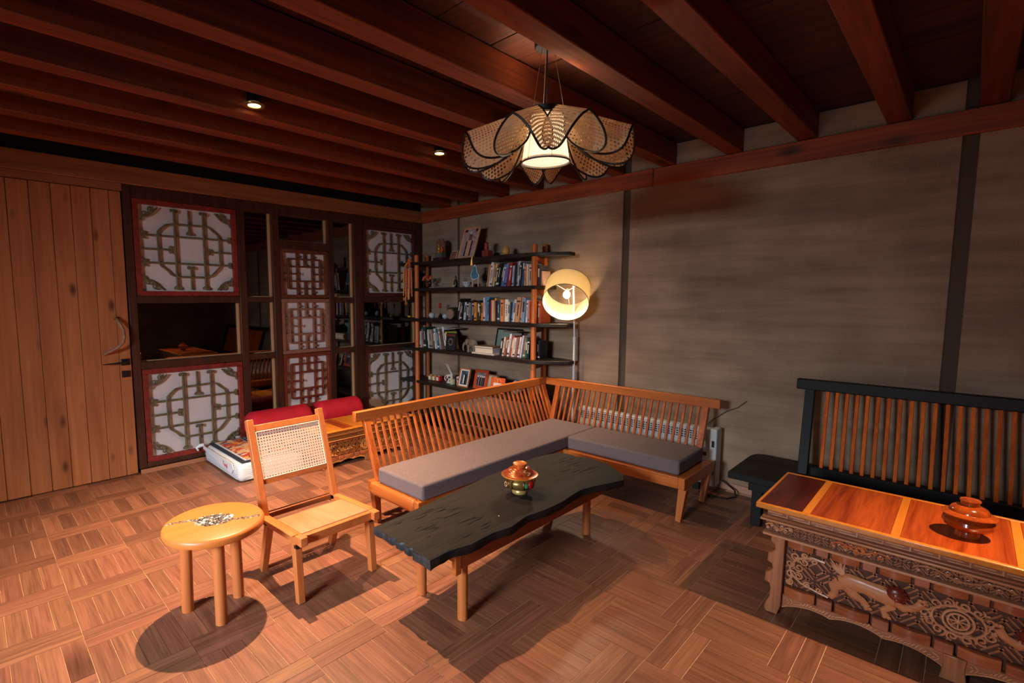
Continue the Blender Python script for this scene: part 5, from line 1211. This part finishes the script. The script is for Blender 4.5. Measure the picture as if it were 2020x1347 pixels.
# ------------------------------------------------------------------ carved tables
def carved_table(label, W, D, H, loc, rotz, group, hero=True, woods=None):
    s = H / 0.55
    t = thing('carved_table', label, 'carved table', loc, rotz=rotz, group=group, local=True)
    CV, RL = woods or (W_CARVE, W_RELIEF)
    h2 = W / 2
    def bx(nm, x0, x1, y0, y1, z0, z1, mt=CV, bev=0.003):
        return M().box(x0, x1, y0 * s, y1 * s, z0 * s, z1 * s).build(nm, mt, t, bevel=bev * s if bev else 0)
    Dp = D / s
    # top: rosewood boards between light strips, light edging
    e = 0.022
    bx('top_edge', -h2, h2, 0, e, 0.526, 0.551, W_TOPL, 0.005); bx('top_edge', -h2, h2, Dp - e, Dp, 0.526, 0.551, W_TOPL, 0.004)
    bx('top_edge', -h2, -h2 + 0.012, e, Dp - e, 0.528, 0.5505, W_TOPL, 0.003); bx('top_edge', h2 - 0.012, h2, e, Dp - e, 0.528, 0.5505, W_TOPL, 0.003)
    if hero:
        cuts = [(-h2 + 0.012, -0.515, 0), (-0.515, -0.485, 1), (-0.485, -0.215, 2), (-0.215, -0.185, 1), (-0.185, 0.13, 2), (0.13, 0.16, 1), (0.16, 0.45, 2), (0.45, 0.48, 1), (0.48, h2 - 0.012, 0)]
    else:
        n = 9; cuts = [(-h2 + 0.012 + (2 * h2 - 0.024) * i / n, -h2 + 0.012 + (2 * h2 - 0.024) * (i + 1) / n, (3, 1, 2)[i % 3]) for i in range(n)]
    dark = wood('rosewood_dark', (60, 14, 8), (112, 34, 14), 'y', 0.9, 0.22, var=0.05, bump=0.03, contrast=0.2, coat=0.3)
    mid = wood('rosewood_mid', (140, 50, 16), (200, 92, 34), 'y', 0.9, 0.22, var=0.12, bump=0.03, contrast=0.2, coat=0.3)
    gold_ = wood('top_golden', (196, 108, 30), (226, 140, 50), 'y', 0.9, 0.25, var=0.08, bump=0.03, coat=0.2)
    for a, b_, k in cuts: bx('top_board', a + 0.0004, b_ - 0.0004, e + 0.0003, Dp - e - 0.0003, 0.529, 0.5502, (dark, W_TOPL, mid, gold_)[k], 0.0008)
    bx('carcass', -h2 + 0.07, h2 - 0.07, 0.055, Dp - 0.04, 0.455, 0.526, CV)
    # frieze of key blocks
    bx('frieze', -h2 + 0.04, h2 - 0.04, 0.046, 0.06, 0.490, 0.527, CV, 0)
    x = -h2 + 0.045; i = 0
    while x < h2 - 0.10:
        L2 = 0.072 * s * (1 if s < 1 else 1)
        m_ = M()
        m_.box(x, x + L2, 0.040 * s, 0.046 * s, 0.515 * s, 0.522 * s).box(x, x + L2 * 0.78, 0.040 * s, 0.046 * s, 0.504 * s, 0.509 * s).box(x + L2 * 0.2, x + L2, 0.040 * s, 0.046 * s, 0.494 * s, 0.499 * s).box(x + L2, x + L2 + 0.005, 0.040 * s, 0.046 * s, 0.492 * s, 0.524 * s)
        m_.build('key_fret', RL, t, kind='stuff'); x += L2 + 0.012; i += 1
    bx('moulding', -h2 + 0.022, h2 - 0.022, 0.028, 0.07, 0.476, 0.490, CV, 0.006); bx('moulding', -h2 + 0.016, h2 - 0.016, 0.022, 0.07, 0.466, 0.476, RL, 0.003); bx('moulding', -h2 + 0.034, h2 - 0.034, 0.045, 0.08, 0.455, 0.466, CV, 0.004)
    def fret(x0, x1, z0, z1, y, cell, nm='fretwork', wb=0.0055):
        m_ = M(); c = cell
        nx, nz = int((x1 - x0) / c) + 1, int((z1 - z0) / c) + 1
        for i in range(nx + 1):
            for j in range(nz + 1):
                cx, cz = x0 + (i + 0.5) * c, z0 + (j + 0.5) * c
                sg = 1 if (i + j) % 2 else -1
                for k in (-1, 0, 1):
                    ox, oz = -sg * k * c * 0.235, k * c * 0.235
                    l = c * 0.56
                    ax_, az_, bx_, bz_ = cx + ox - l / 1.42, cz + oz - sg * l / 1.42, cx + ox + l / 1.42, cz + oz + sg * l / 1.42
                    # clip to the field
                    def clip(px, pz, qx, qz):
                        t0, t1 = 0.0, 1.0
                        for p_, d_, lo, hi in ((px, qx - px, x0, x1), (pz, qz - pz, z0, z1)):
                            if abs(d_) < 1e-9:
                                if p_ < lo or p_ > hi: return None
                                continue
                            a_, b__ = (lo - p_) / d_, (hi - p_) / d_
                            if a_ > b__: a_, b__ = b__, a_
                            t0, t1 = max(t0, a_), min(t1, b__)
                        if t1 - t0 < 0.15: return None
                        return px + (qx - px) * t0, pz + (qz - pz) * t0, px + (qx - px) * t1, pz + (qz - pz) * t1
                    r_ = clip(ax_, az_, bx_, bz_)
                    if r_: m_.bar((r_[0], y, r_[1]), (r_[2], y, r_[3]), 0.006 * s, wb * s, (0, 1, 0))
        return m_.build(nm, CV, t, kind='stuff')
    # upper panel
    bx('upper_panel', -h2 + 0.03, h2 - 0.03, 0.075, 0.09, 0.400, 0.456, W_RECESS, 0)
    fret(-h2 + 0.032, h2 - 0.032, 0.402 * s, 0.455 * s, 0.0745 * s, 0.027 * s)
    Rr = 0.0034 * s
    def vine(cx, cz, hw, hh, y, mt, nm, dense=5, flip=1):
        m_ = M()
        n = 30
        m_.tube([(cx - hw + 2 * hw * i / n, y, cz + flip * hh * 0.5 * math.sin(i / n * PI * 3)) for i in range(n + 1)], Rr, 6)
        for k in range(dense * 2):
            u = -1 + (k + 0.5) / dense
            r_ = hh * (0.42 + 0.2 * ((k * 7) % 3) / 3) * (1 - 0.4 * abs(u))
            sg = 1 if k % 2 else -1
            m_.tube([(p[0], y - 0.001, p[1]) for p in spiral(cx + u * hw, cz + sg * hh * 0.38 * (1 - 0.3 * abs(u)), r_, 1.3, k * 1.3, sg, 14, 0.2)], Rr * 0.9, 5)
        return m_.build(nm, mt, t, smooth=True)
    for cx, hw in ((-h2 + 0.085 * s + 0.0, 0.055 * s), (h2 - 0.085 * s, 0.055 * s)): vine(cx, 0.428 * s, hw, 0.022 * s, 0.069 * s, RL, 'corner_scroll', 3)
    if hero:
        for cx in (-0.31, 0.31): vine(cx, 0.428, 0.10, 0.024, 0.069, wood('relief_warm', (186, 92, 46), (214, 128, 74), 'x', 1.0, 0.3), 'flower_scroll', 5)
        vine(0.0, 0.428, 0.14, 0.024, 0.069, RL, 'leaf_scroll', 5)
        for cx in (-0.31, 0.31):
            for k in range(7):
                a = 2 * PI * k / 7
                M().ell((cx + 0.012 * math.cos(a), 0.068, 0.428 + 0.012 * math.sin(a)), (0.007, 0.004, 0.007), 8, 5).build('petal', MC['relief_warm'], t, smooth=True)
    else: vine(0.0, 0.428 * s, 0.16 * s, 0.024 * s, 0.069 * s, RL, 'leaf_scroll', 5)
    bx('ledge', -h2 + 0.024, h2 - 0.024, 0.045, 0.10, 0.388, 0.400, RL, 0.003)
    # rear boards and side boards
    bx('inner_box', -h2 + 0.10, h2 - 0.10, 0.115, Dp - 0.06, 0.10, 0.388, W_RECESS, 0)
    bx('side_board', -h2 + 0.065, -h2 + 0.085, 0.12, Dp - 0.08, 0.10, 0.388, CV); bx('side_board', h2 - 0.085, h2 - 0.065, 0.12, Dp - 0.08, 0.10, 0.388, CV)
    # legs with a stepped, waisted profile
    pr = [(0.0, 0.388), (-0.002, 0.355), (0.016, 0.340), (0.018, 0.318), (0.004, 0.300), (-0.010, 0.296), (-0.012, 0.252), (0.008, 0.246), (0.013, 0.222), (0.0, 0.206), (-0.016, 0.198), (-0.018, 0.152), (0.003, 0.146), (0.008, 0.120), (0.004, 0.075), (-0.012, 0.042), (-0.016, 0.018), (-0.006, 0.002)]
    def leg(x_out, sg, y0, y1):
        out_ = [(x_out + sg * (a * s), z_ * s) for a, z_ in pr] + [(x_out + sg * 0.040 * s, 0.002 * s), (x_out + sg * 0.052 * s, 0.05 * s), (x_out + sg * 0.054 * s, 0.388 * s)]
        if sg < 0: out_ = out_[::-1]
        M().prism(out_, y0 * s, y1 * s, 'y').build('leg', wood('leg_carved', (134, 76, 44), (184, 116, 72), 'z', 1.0, 0.28, var=0.04, bump=0.05, coat=0.2), t, bevel=0.003 * s)
    xo = h2 - 0.056
    for y0, y1 in ((0.072, 0.122), (Dp - 0.12, Dp - 0.07)):
        leg(-xo, 1, y0, y1); leg(xo, -1, y0, y1)
    xi = xo - 0.056 * s
    # block rows above and below the main panel
    def row(z0, z1, y, big, small, depth, nm):
        x = -xi + 0.002; k = 0
        span = 2 * xi; unit = big + small + 0.016 * s
        n = max(2, round(span / unit)); unit = span / n
        for i in range(n):
            a = -xi + unit * i; b1 = a + unit * big / (big + small); 
            # long convex block
            out_ = [(a + 0.004 * s + (b1 - a - 0.008 * s) * q / 8, (y - 0.012 * math.sin(PI * q / 8)) * s) for q in range(9)]
            out_ += [(b1 - 0.004 * s, (y + 0.02) * s), (a + 0.004 * s, (y + 0.02) * s)]
            M().prism(out_, z0 * s, z1 * s, 'z').build(nm, wood('block_wood', (140, 70, 38), (182, 104, 62), 'x', 1.0, 0.3, var=0.08, coat=0.2), t, bevel=0.002 * s, seg=1)
            bxm = M().box(b1 + 0.005 * s, a + unit - 0.005 * s, (y - 0.010) * s, (y + 0.02) * s, z0 * s, z1 * s)
            bxm.build(nm, MC['block_wood'], t, bevel=0.003 * s, seg=1)
    row(0.336, 0.386, 0.105, 0.105, 0.055, 0, 'upper_block')
    row(0.106, 0.150, 0.088, 0.115, 0.060, 0, 'lower_block')
    # main panel
    P0, P1 = 0.153, 0.334
    bx('main_panel', -xi, xi, 0.110, 0.115, P0, P1, W_RECESS, 0)
    fret(-xi + 0.002, xi - 0.002, P0 * s, P1 * s, 0.106 * s, 0.058 * s, wb=0.0075)
    ym = 0.099 * s
    zc = (P0 + P1) / 2 * s
    for sg in (-1, 1):
        m_ = M(); cx = sg * (xi - 0.075 * s)
        m_.tube([(cx + sg * 0.06 * s, ym, P0 * s + 0.01 * s), (cx + sg * 0.045 * s, ym, zc - 0.04 * s), (cx + sg * 0.055 * s, ym, zc), (cx + sg * 0.03 * s, ym, zc + 0.05 * s), (cx - sg * 0.03 * s, ym, P1 * s - 0.015 * s), (cx - sg * 0.075 * s, ym, P1 * s - 0.02 * s)], 0.006 * s, 8)
        m_.tube([(cx + sg * 0.05 * s, ym, zc - 0.03 * s), (cx + sg * 0.01 * s, ym, zc - 0.06 * s), (cx - sg * 0.06 * s, ym, P0 * s + 0.012 * s), (cx - sg * 0.095 * s, ym, P0 * s + 0.006 * s)], 0.005 * s, 8)
        for (ox, oz, r_, st_, d) in ((0.035, 0.06, 0.022, 0, 1), (0.0, 0.045, 0.02, 2, -1), (0.055, 0.02, 0.018, 1, 1), (0.02, 0.012, 0.02, 3, -1), (0.05, -0.03, 0.02, 0, -1), (0.02, -0.03, 0.018, 2, 1), (0.055, -0.07, 0.016, 1, 1), (-0.035, 0.06, 0.015, 3, 1), (-0.015, -0.06, 0.016, 1, -1), (-0.06, -0.065, 0.012, 0, 1), (0.0, 0.075, 0.012, 4, 1)):
            m_.tube([(p[0], ym - 0.001, p[1]) for p in spiral(cx + sg * ox * s, zc + oz * s, r_ * s, 1.35, st_, d * sg, 16, 0.2)], 0.0042 * s, 6)
        m_.build('scroll_corner', RL, t, smooth=True)
    # centre medallion: spoked wheel in a scrolled ring
    m_ = M()
    for r_, w_ in ((0.030, 0.0045), (0.044, 0.005)):
        m_.tube([(r_ * s * math.cos(a), ym - 0.002, zc + r_ * s * math.sin(a)) for a in [2 * PI * i / 32 for i in range(32)]], w_ * s, 6, closed=True)
    for k in range(8):
        a = 2 * PI * k / 8
        m_.tube([(0.006 * s * math.cos(a), ym - 0.002, zc + 0.006 * s * math.sin(a)), (0.029 * s * math.cos(a), ym - 0.002, zc + 0.029 * s * math.sin(a))], 0.003 * s, 6)
    m_.ell((0, ym - 0.002, zc), (0.009 * s, 0.006 * s, 0.009 * s), 12, 8)
    m_.build('wheel', RL, t, smooth=True)
    m_ = M()
    for k in range(14):
        a = 2 * PI * k / 14 + 0.1
        m_.tube([(p[0], ym - 0.001, p[1]) for p in spiral(0.082 * s * math.cos(a) * 1.18, zc + 0.066 * s * math.sin(a), (0.019 + 0.004 * (k % 2)) * s, 1.3, a + (k % 2), 1 if k % 2 else -1, 16, 0.2)], 0.0042 * s, 6)
    m_.tube([(0.066 * s * math.cos(a) * 1.15, ym, zc + 0.058 * s * math.sin(a)) for a in [2 * PI * i / 40 for i in range(40)]], 0.005 * s, 6, closed=True)
    m_.build('scroll_ring', RL, t, smooth=True)
    if hero:
        for sg in (-1, 1):
            cx = sg * 0.285
            def Q(x, z_): return (cx - sg * x * 1.16, ym, zc + z_ * 1.05 + 0.004)
            R0 = Matrix.Identity(3)
            m_ = M()
            # body from rump to chest, x grows towards the wheel
            m_.tube([Q(-0.075, 0.005), Q(-0.045, 0.018), Q(0.0, 0.016), Q(0.045, 0.008), Q(0.085, 0.005)], [0.026, 0.037, 0.032, 0.038, 0.036], 12)
            m_.tube([Q(-0.07, 0.0), Q(-0.092, -0.025), Q(-0.088, -0.05), Q(-0.098, -0.068)], [0.028, 0.022, 0.014, 0.015], 8)
            m_.tube([Q(-0.05, -0.005), Q(-0.03, -0.035), Q(-0.005, -0.045), Q(0.01, -0.065)], [0.026, 0.020, 0.014, 0.014], 8)
            m_.tube([Q(0.085, 0.0), Q(0.11, -0.02), Q(0.14, -0.005), Q(0.155, 0.02)], [0.025, 0.018, 0.014, 0.015], 8)
            m_.tube([Q(0.06, -0.005), Q(0.075, -0.035), Q(0.055, -0.055), Q(0.065, -0.075)], [0.025, 0.018, 0.014, 0.015], 8)
            for px, pz in ((-0.106, -0.074), (-0.096, -0.076), (0.018, -0.070), (0.008, -0.073), (0.160, 0.030), (0.150, 0.030), (0.072, -0.080), (0.060, -0.081)):
                m_.ell(Q(px, pz), (0.009, 0.009, 0.008), 8, 6)
            for v in range(len(m_.v)):
                x_, y_, z_ = m_.v[v]; m_.v[v] = (x_, ym - 0.004 + (y_ - ym) * 0.45, z_)
            m_.build('lion_body', W_LION, t, smooth=True)
            m_ = M()
            for k in range(7):
                a = 1.25 + 0.17 * k
                l = 0.062 + 0.012 * math.sin(k * 1.9)
                m_.tube([Q(-0.062, 0.028), Q(-0.062 + 0.5 * l * math.cos(a + 0.5), 0.028 + 0.5 * l * math.sin(a)), Q(-0.062 + l * math.cos(a + 0.35), 0.026 + l * math.sin(a + 0.1))], [0.006, 0.007, 0.002], 6)
            m_.build('flame_tail', W_RELIEF, t, smooth=True)
            m_ = M(); m_.ell((cx - sg * 0.098, ym - 0.008, zc + 0.030), (0.034, 0.016, 0.032), 16, 10)
            for k in range(14):
                a = 2 * PI * k / 14
                m_.tube([(p[0], ym - 0.010, p[1]) for p in spiral(cx - sg * 0.098 + 0.030 * math.cos(a), zc + 0.030 + 0.028 * math.sin(a), 0.009, 1.1, a, 1, 10, 0.3)], 0.0035, 5)
            m_.build('mane', W_MANE, t, smooth=True)
            m_ = M().ell((cx - sg * 0.100, ym - 0.018, zc + 0.026), (0.018, 0.009, 0.017), 14, 9).ell((cx - sg * 0.104, ym - 0.025, zc + 0.016), (0.010, 0.006, 0.008), 10, 7)
            for dx in (-0.008, 0.008): m_.ell((cx - sg * 0.100 + dx, ym - 0.026, zc + 0.032), (0.004, 0.003, 0.004), 8, 6)
            m_.build('lion_face', plain('lion_face_wood', (140, 62, 40), 0.3), t, smooth=True)
    else:
        vine(-0.22 * s * 1.6, zc, 0.09, 0.05 * s, ym, RL, 'scroll', 5); vine(0.22 * s * 1.6, zc, 0.09, 0.05 * s, ym, RL, 'scroll', 5)
    # scalloped apron
    n = 96; nsc = 8
    top = [(-xi + 2 * xi * i / n, 0.105 * s) for i in range(n + 1)]
    def ap(x):
        u = (x + xi) / (2 * xi); half = abs(u - 0.5) * 2          # 0 centre, 1 ends
        if half < 0.05: return 0.004
        v = (half - 0.05) / 0.95
        base = 0.052 + 0.028 * math.sin(PI * v)
        return base + 0.020 * abs(math.sin(PI * v * 3.0)) ** 0.7 - 0.012
    bot = [(x, (ap(x)) * s) for x, _ in top]
    ya_, yb_ = 0.090 * s, 0.104 * s
    m_ = M()
    vs = [(x, ya_, z_) for x, z_ in top] + [(x, ya_, z_) for x, z_ in bot] + [(x, yb_, z_) for x, z_ in top] + [(x, yb_, z_) for x, z_ in bot]
    N = n + 1
    fs = []
    for i in range(n):
        fs += [(i, i + 1, N + i + 1, N + i), (2 * N + i, 3 * N + i, 3 * N + i + 1, 2 * N + i + 1), (N + i, N + i + 1, 3 * N + i + 1, 3 * N + i), (i, 2 * N + i, 2 * N + i + 1, i + 1)]
    m_.add(vs, fs).build('apron', CV, t)
    M().tube([(x, ya_ - 0.001, z_ + 0.003 * s) for x, z_ in bot if abs(x) > 0.06 * xi], 0.0035 * s, 6).build('apron_bead', RL, t, smooth=True)
    m_ = M()
    for i in range(2, n - 1):
        x, zb = bot[i]
        if abs(x) < 0.07 * xi: continue
        m_.bar((x - 0.005 * s, ya_ - 0.002, zb + 0.010 * s), (x + 0.006 * s, ya_ - 0.002, zb + 0.022 * s + 0.006 * s * math.sin(i)), 0.004 * s, 0.004 * s, (0, 1, 0))
        if zb + 0.04 * s < 0.1 * s: m_.bar((x + 0.006 * s, ya_ - 0.002, zb + 0.026 * s), (x - 0.005 * s, ya_ - 0.002, zb + 0.036 * s), 0.004 * s, 0.004 * s, (0, 1, 0))
    m_.build('apron_fret', RL, t, kind='stuff')
    # centre foot
    M().prism([(-0.034 * s, 0.105 * s), (0.034 * s, 0.105 * s), (0.030 * s, 0.06 * s), (0.036 * s, 0.025 * s), (0.040 * s, 0.002), (-0.040 * s, 0.002), (-0.036 * s, 0.025 * s), (-0.030 * s, 0.06 * s)], 0.078 * s, 0.112 * s, 'y').build('centre_foot', MC['leg_carved'], t, bevel=0.003 * s)
    return t
carved_table('large carved table with rosewood top, snow lion and wheel relief', 1.384, 0.58, 0.55, (0.05, 2.582, 0), 0, 'carved low tables')
lw = (wood('carved_gold', (150, 84, 36), (200, 122, 58), 'x', 1.2, 0.35, var=0.05), wood('relief_gold', (190, 116, 56), (222, 150, 82), 'x', 1.0, 0.35, var=0.05))
carved_table('smaller carved table with striped top between cane chair and corner bench', 1.02, 0.42, 0.352, (-3.80, 2.60, 0), PI / 2, 'carved low tables', hero=False, woods=lw)

# turned wooden lidded bowl on the carved table
wb = (0.052, 2.805, 0.5512)
t = thing('wooden_bowl', 'glossy turned wooden lidded bowl on the large carved table', 'bowl', wb)
GW = wood('turned_wood', (120, 44, 14), (184, 84, 28), 'z', 0.6, 0.14, var=0.02, bump=0.0, coat=0.6)
M().lathe([(0, 0), (0.038, 0), (0.036, 0.012), (0.034, 0.020), (0.052, 0.028), (0.072, 0.042), (0.079, 0.056), (0.076, 0.068), (0.064, 0.077), (0.060, 0.082)], wb, 56).build('body', GW, t, smooth=True)
M().lathe([(0.060, 0.082), (0.080, 0.086), (0.082, 0.090), (0.072, 0.096), (0.060, 0.099), (0.058, 0.108), (0.052, 0.117), (0.040, 0.123), (0.028, 0.126)], wb, 56).build('lid', GW, t, smooth=True)
M().lathe([(0.028, 0.126), (0.028, 0.138), (0.032, 0.146), (0.030, 0.149), (0.0, 0.147)], wb, 40, cap=False).build('knob', GW, t, smooth=True)

# ------------------------------------------------------------------ mattress sack, rug, bolsters
ma = thing('mattress', 'white plastic-wrapped mattress on the floor under a patterned rug', 'mattress', (-4.46, 2.3, 0))
MP = plain('mattress_wrap', (214, 220, 222), 0.4, bump=0.4, bscale=12)
M().prism([(-4.86, 1.50), (-4.06, 1.50), (-4.06, 2.03), (-4.27, 2.03), (-4.27, 3.25), (-4.86, 3.25)], 0.001, 0.155, 'z').build('body', MP, ma, bevel=0.045, seg=5)
for k in range(9):
    z_ = 0.022 + 0.0135 * k
    ins = 0.004 * abs(k - 4.5) / 2
    pts = [(-4.85 + ins, 1.499 + ins, z_), (-4.12, 1.499 + ins, z_), (-4.085, 1.512 + ins, z_), (-4.064 - ins, 1.545, z_), (-4.058 - ins, 1.60, z_), (-4.058 - ins, 2.05, z_)]
    M().tube(pts, 0.0045, 6).build('wrap_ridge', MP, ma, smooth=True)
M().prism([(-4.865, 0.152), (-4.80, 0.147), (-4.70, 0.150), (-4.5, 0.146), (-4.3, 0.150), (-4.17, 0.145), (-4.15, 0.10), (-4.20, 0.055), (-4.32, 0.07), (-4.45, 0.075), (-4.58, 0.095), (-4.75, 0.11), (-4.87, 0.12)], 1.488, 1.494, 'y').build('wrap_flap', plain('flap_white', (226, 230, 232), 0.5, bump=0.5, bscale=20), ma)
text_obj('red_lettering', 'Twill', 0.055, (-4.33, 1.4865, 0.10), (PI / 2, 0.12, 0), plain('pink_red', (214, 40, 76), 0.6), ma)
M().tube([(-4.87, 1.50, 0.155), (-4.89, 1.47, 0.15), (-4.90, 1.44, 0.13), (-4.885, 1.45, 0.105)], [0.016, 0.018, 0.014, 0.008], 8).build('wrap_tail', MP, ma, smooth=True)
rg = thing('rug', 'folk patterned rug with dark border lying on the mattress', 'rug', (-4.46, 2.3, 0.157))
def rug_mat():
    mt, n, L, b, out_ = new_mat('rug_pattern')
    tc = n.new('ShaderNodeTexCoord'); mp = n.new('ShaderNodeMapping'); mp.inputs['Scale'].default_value = (14, 11, 1)
    mp.inputs['Rotation'].default_value = (0, 0, 0.6)
    L.new(tc.outputs['Object'], mp.inputs['Vector'])
    vo = n.new('ShaderNodeTexVoronoi'); vo.distance = 'MANHATTAN'; vo.inputs['Scale'].default_value = 1.6; L.new(mp.outputs[0], vo.inputs['Vector'])
    cr = n.new('ShaderNodeValToRGB'); cr.color_ramp.interpolation = 'CONSTANT'
    cs = [(0.0, (196, 84, 50)), (0.17, (214, 170, 130)), (0.34, (120, 70, 60)), (0.48, (226, 150, 70)), (0.62, (90, 96, 110)), (0.76, (220, 190, 160)), (0.88, (180, 60, 44))]
    cr.color_ramp.elements[0].color = srgb(*cs[0][1]); cr.color_ramp.elements[1].position = cs[1][0]; cr.color_ramp.elements[1].color = srgb(*cs[1][1])
    for p_, c_ in cs[2:]:
        el = cr.color_ramp.elements.new(p_); el.color = srgb(*c_)
    sx = n.new('ShaderNodeSeparateColor'); L.new(vo.outputs['Color'], sx.inputs[0]); L.new(sx.outputs[0], cr.inputs[0])
    L.new(cr.outputs[0], b.inputs['Base Color']); b.inputs['Roughness'].default_value = 0.95
    return mt
M().prism([(-4.86, 1.535), (-4.085, 1.535), (-4.085, 2.02), (-4.28, 2.02), (-4.28, 3.2), (-4.86, 3.2)], 0.157, 0.164, 'z').build('border', plain('rug_navy', (34, 44, 58), 0.95), rg, bevel=0.002)
M().prism([(-4.83, 1.575), (-4.12, 1.575), (-4.12, 1.98), (-4.31, 1.98), (-4.31, 3.16), (-4.83, 3.16)], 0.164, 0.1665, 'z').build('inner_line', plain('rug_white', (196, 204, 208), 0.95), rg)
RUGM = rug_mat()
for y0, y1, x1 in ((1.592, 1.80, -4.135), (1.865, 1.965, -4.135), (1.97, 2.2, -4.325), (2.26, 3.13, -4.325)):
    M().box(-4.815, x1, y0, y1, 0.1665, 0.168).build('field', RUGM, rg)
for y0, x1 in ((1.80, -4.135), (2.2, -4.325)): M().box(-4.815, x1, y0 + 0.008, y0 + 0.057, 0.1665, 0.168).build('dark_band', MC['rug_navy'], rg)
for k in range(11):
    M().box(-4.79 + 0.06 * k, -4.765 + 0.06 * k, 1.822, 1.843, 0.168, 0.1688).build('band_mark', MC['rug_white'], rg)
CRIM = plain('crimson_cloth', (196, 12, 40), 0.75, bump=0.6, bscale=14, var=0.1)
def bolster(x, y0, y1, z_, r, label):
    t = thing('bolster', label, 'bolster', (x, (y0 + y1) / 2, z_ - r), group='crimson bolsters')
    vs = []; fs = []; n, mseg = 30, 32
    rnd = random.Random(int(y0 * 100))
    for i in range(n + 1):
        u = i / n; y = y0 + (y1 - y0) * u
        e_ = min(1.0, (min(u, 1 - u) / 0.10)); rr = r * (0.30 + 0.70 * math.sqrt(max(0, 1 - (1 - e_) ** 2)))
        for k in range(mseg):
            a = 2 * PI * k / mseg
            q = rr * (1 + 0.045 * math.sin(a * 11 + u * 3) * (1 - e_) * 2.2 + 0.012 * math.sin(a * 3 + u * 9) + 0.008 * math.sin(u * 30 + a * 2))
            vs.append((x + q * math.cos(a), y, z_ + q * math.sin(a) * (0.96 if math.sin(a) > 0 else 0.93)))
    for i in range(n):
        for k in range(mseg):
            l = (k + 1) % mseg
            fs.append((i * mseg + k, i * mseg + l, (i + 1) * mseg + l, (i + 1) * mseg + k))
    fs += [tuple(range(mseg)), tuple(n * mseg + k for k in range(mseg))]
    M().add(vs, fs).build('cover', CRIM, t, smooth=True)
    for yy, dy in ((y0, -0.012), (y1, 0.012)):
        M().lathe([(0.0, 0), (0.012, 0.002), (0.034, 0.004), (0.03, 0.012), (0, 0.016)], (0, 0, 0), 16).xform(Matrix.Translation((x, yy, z_)) @ Matrix.Rotation(PI / 2 * (1 if dy < 0 else -1), 4, 'X')).build('gathered_end', CRIM, t, smooth=True)
    return t
bolster(-4.64, 1.80, 2.44, 0.308, 0.138, 'crimson bolster nearer the pine door, on the patterned rug')
bolster(-4.64, 2.50, 3.03, 0.308, 0.138, 'crimson bolster nearer the bookshelf, on the patterned rug')
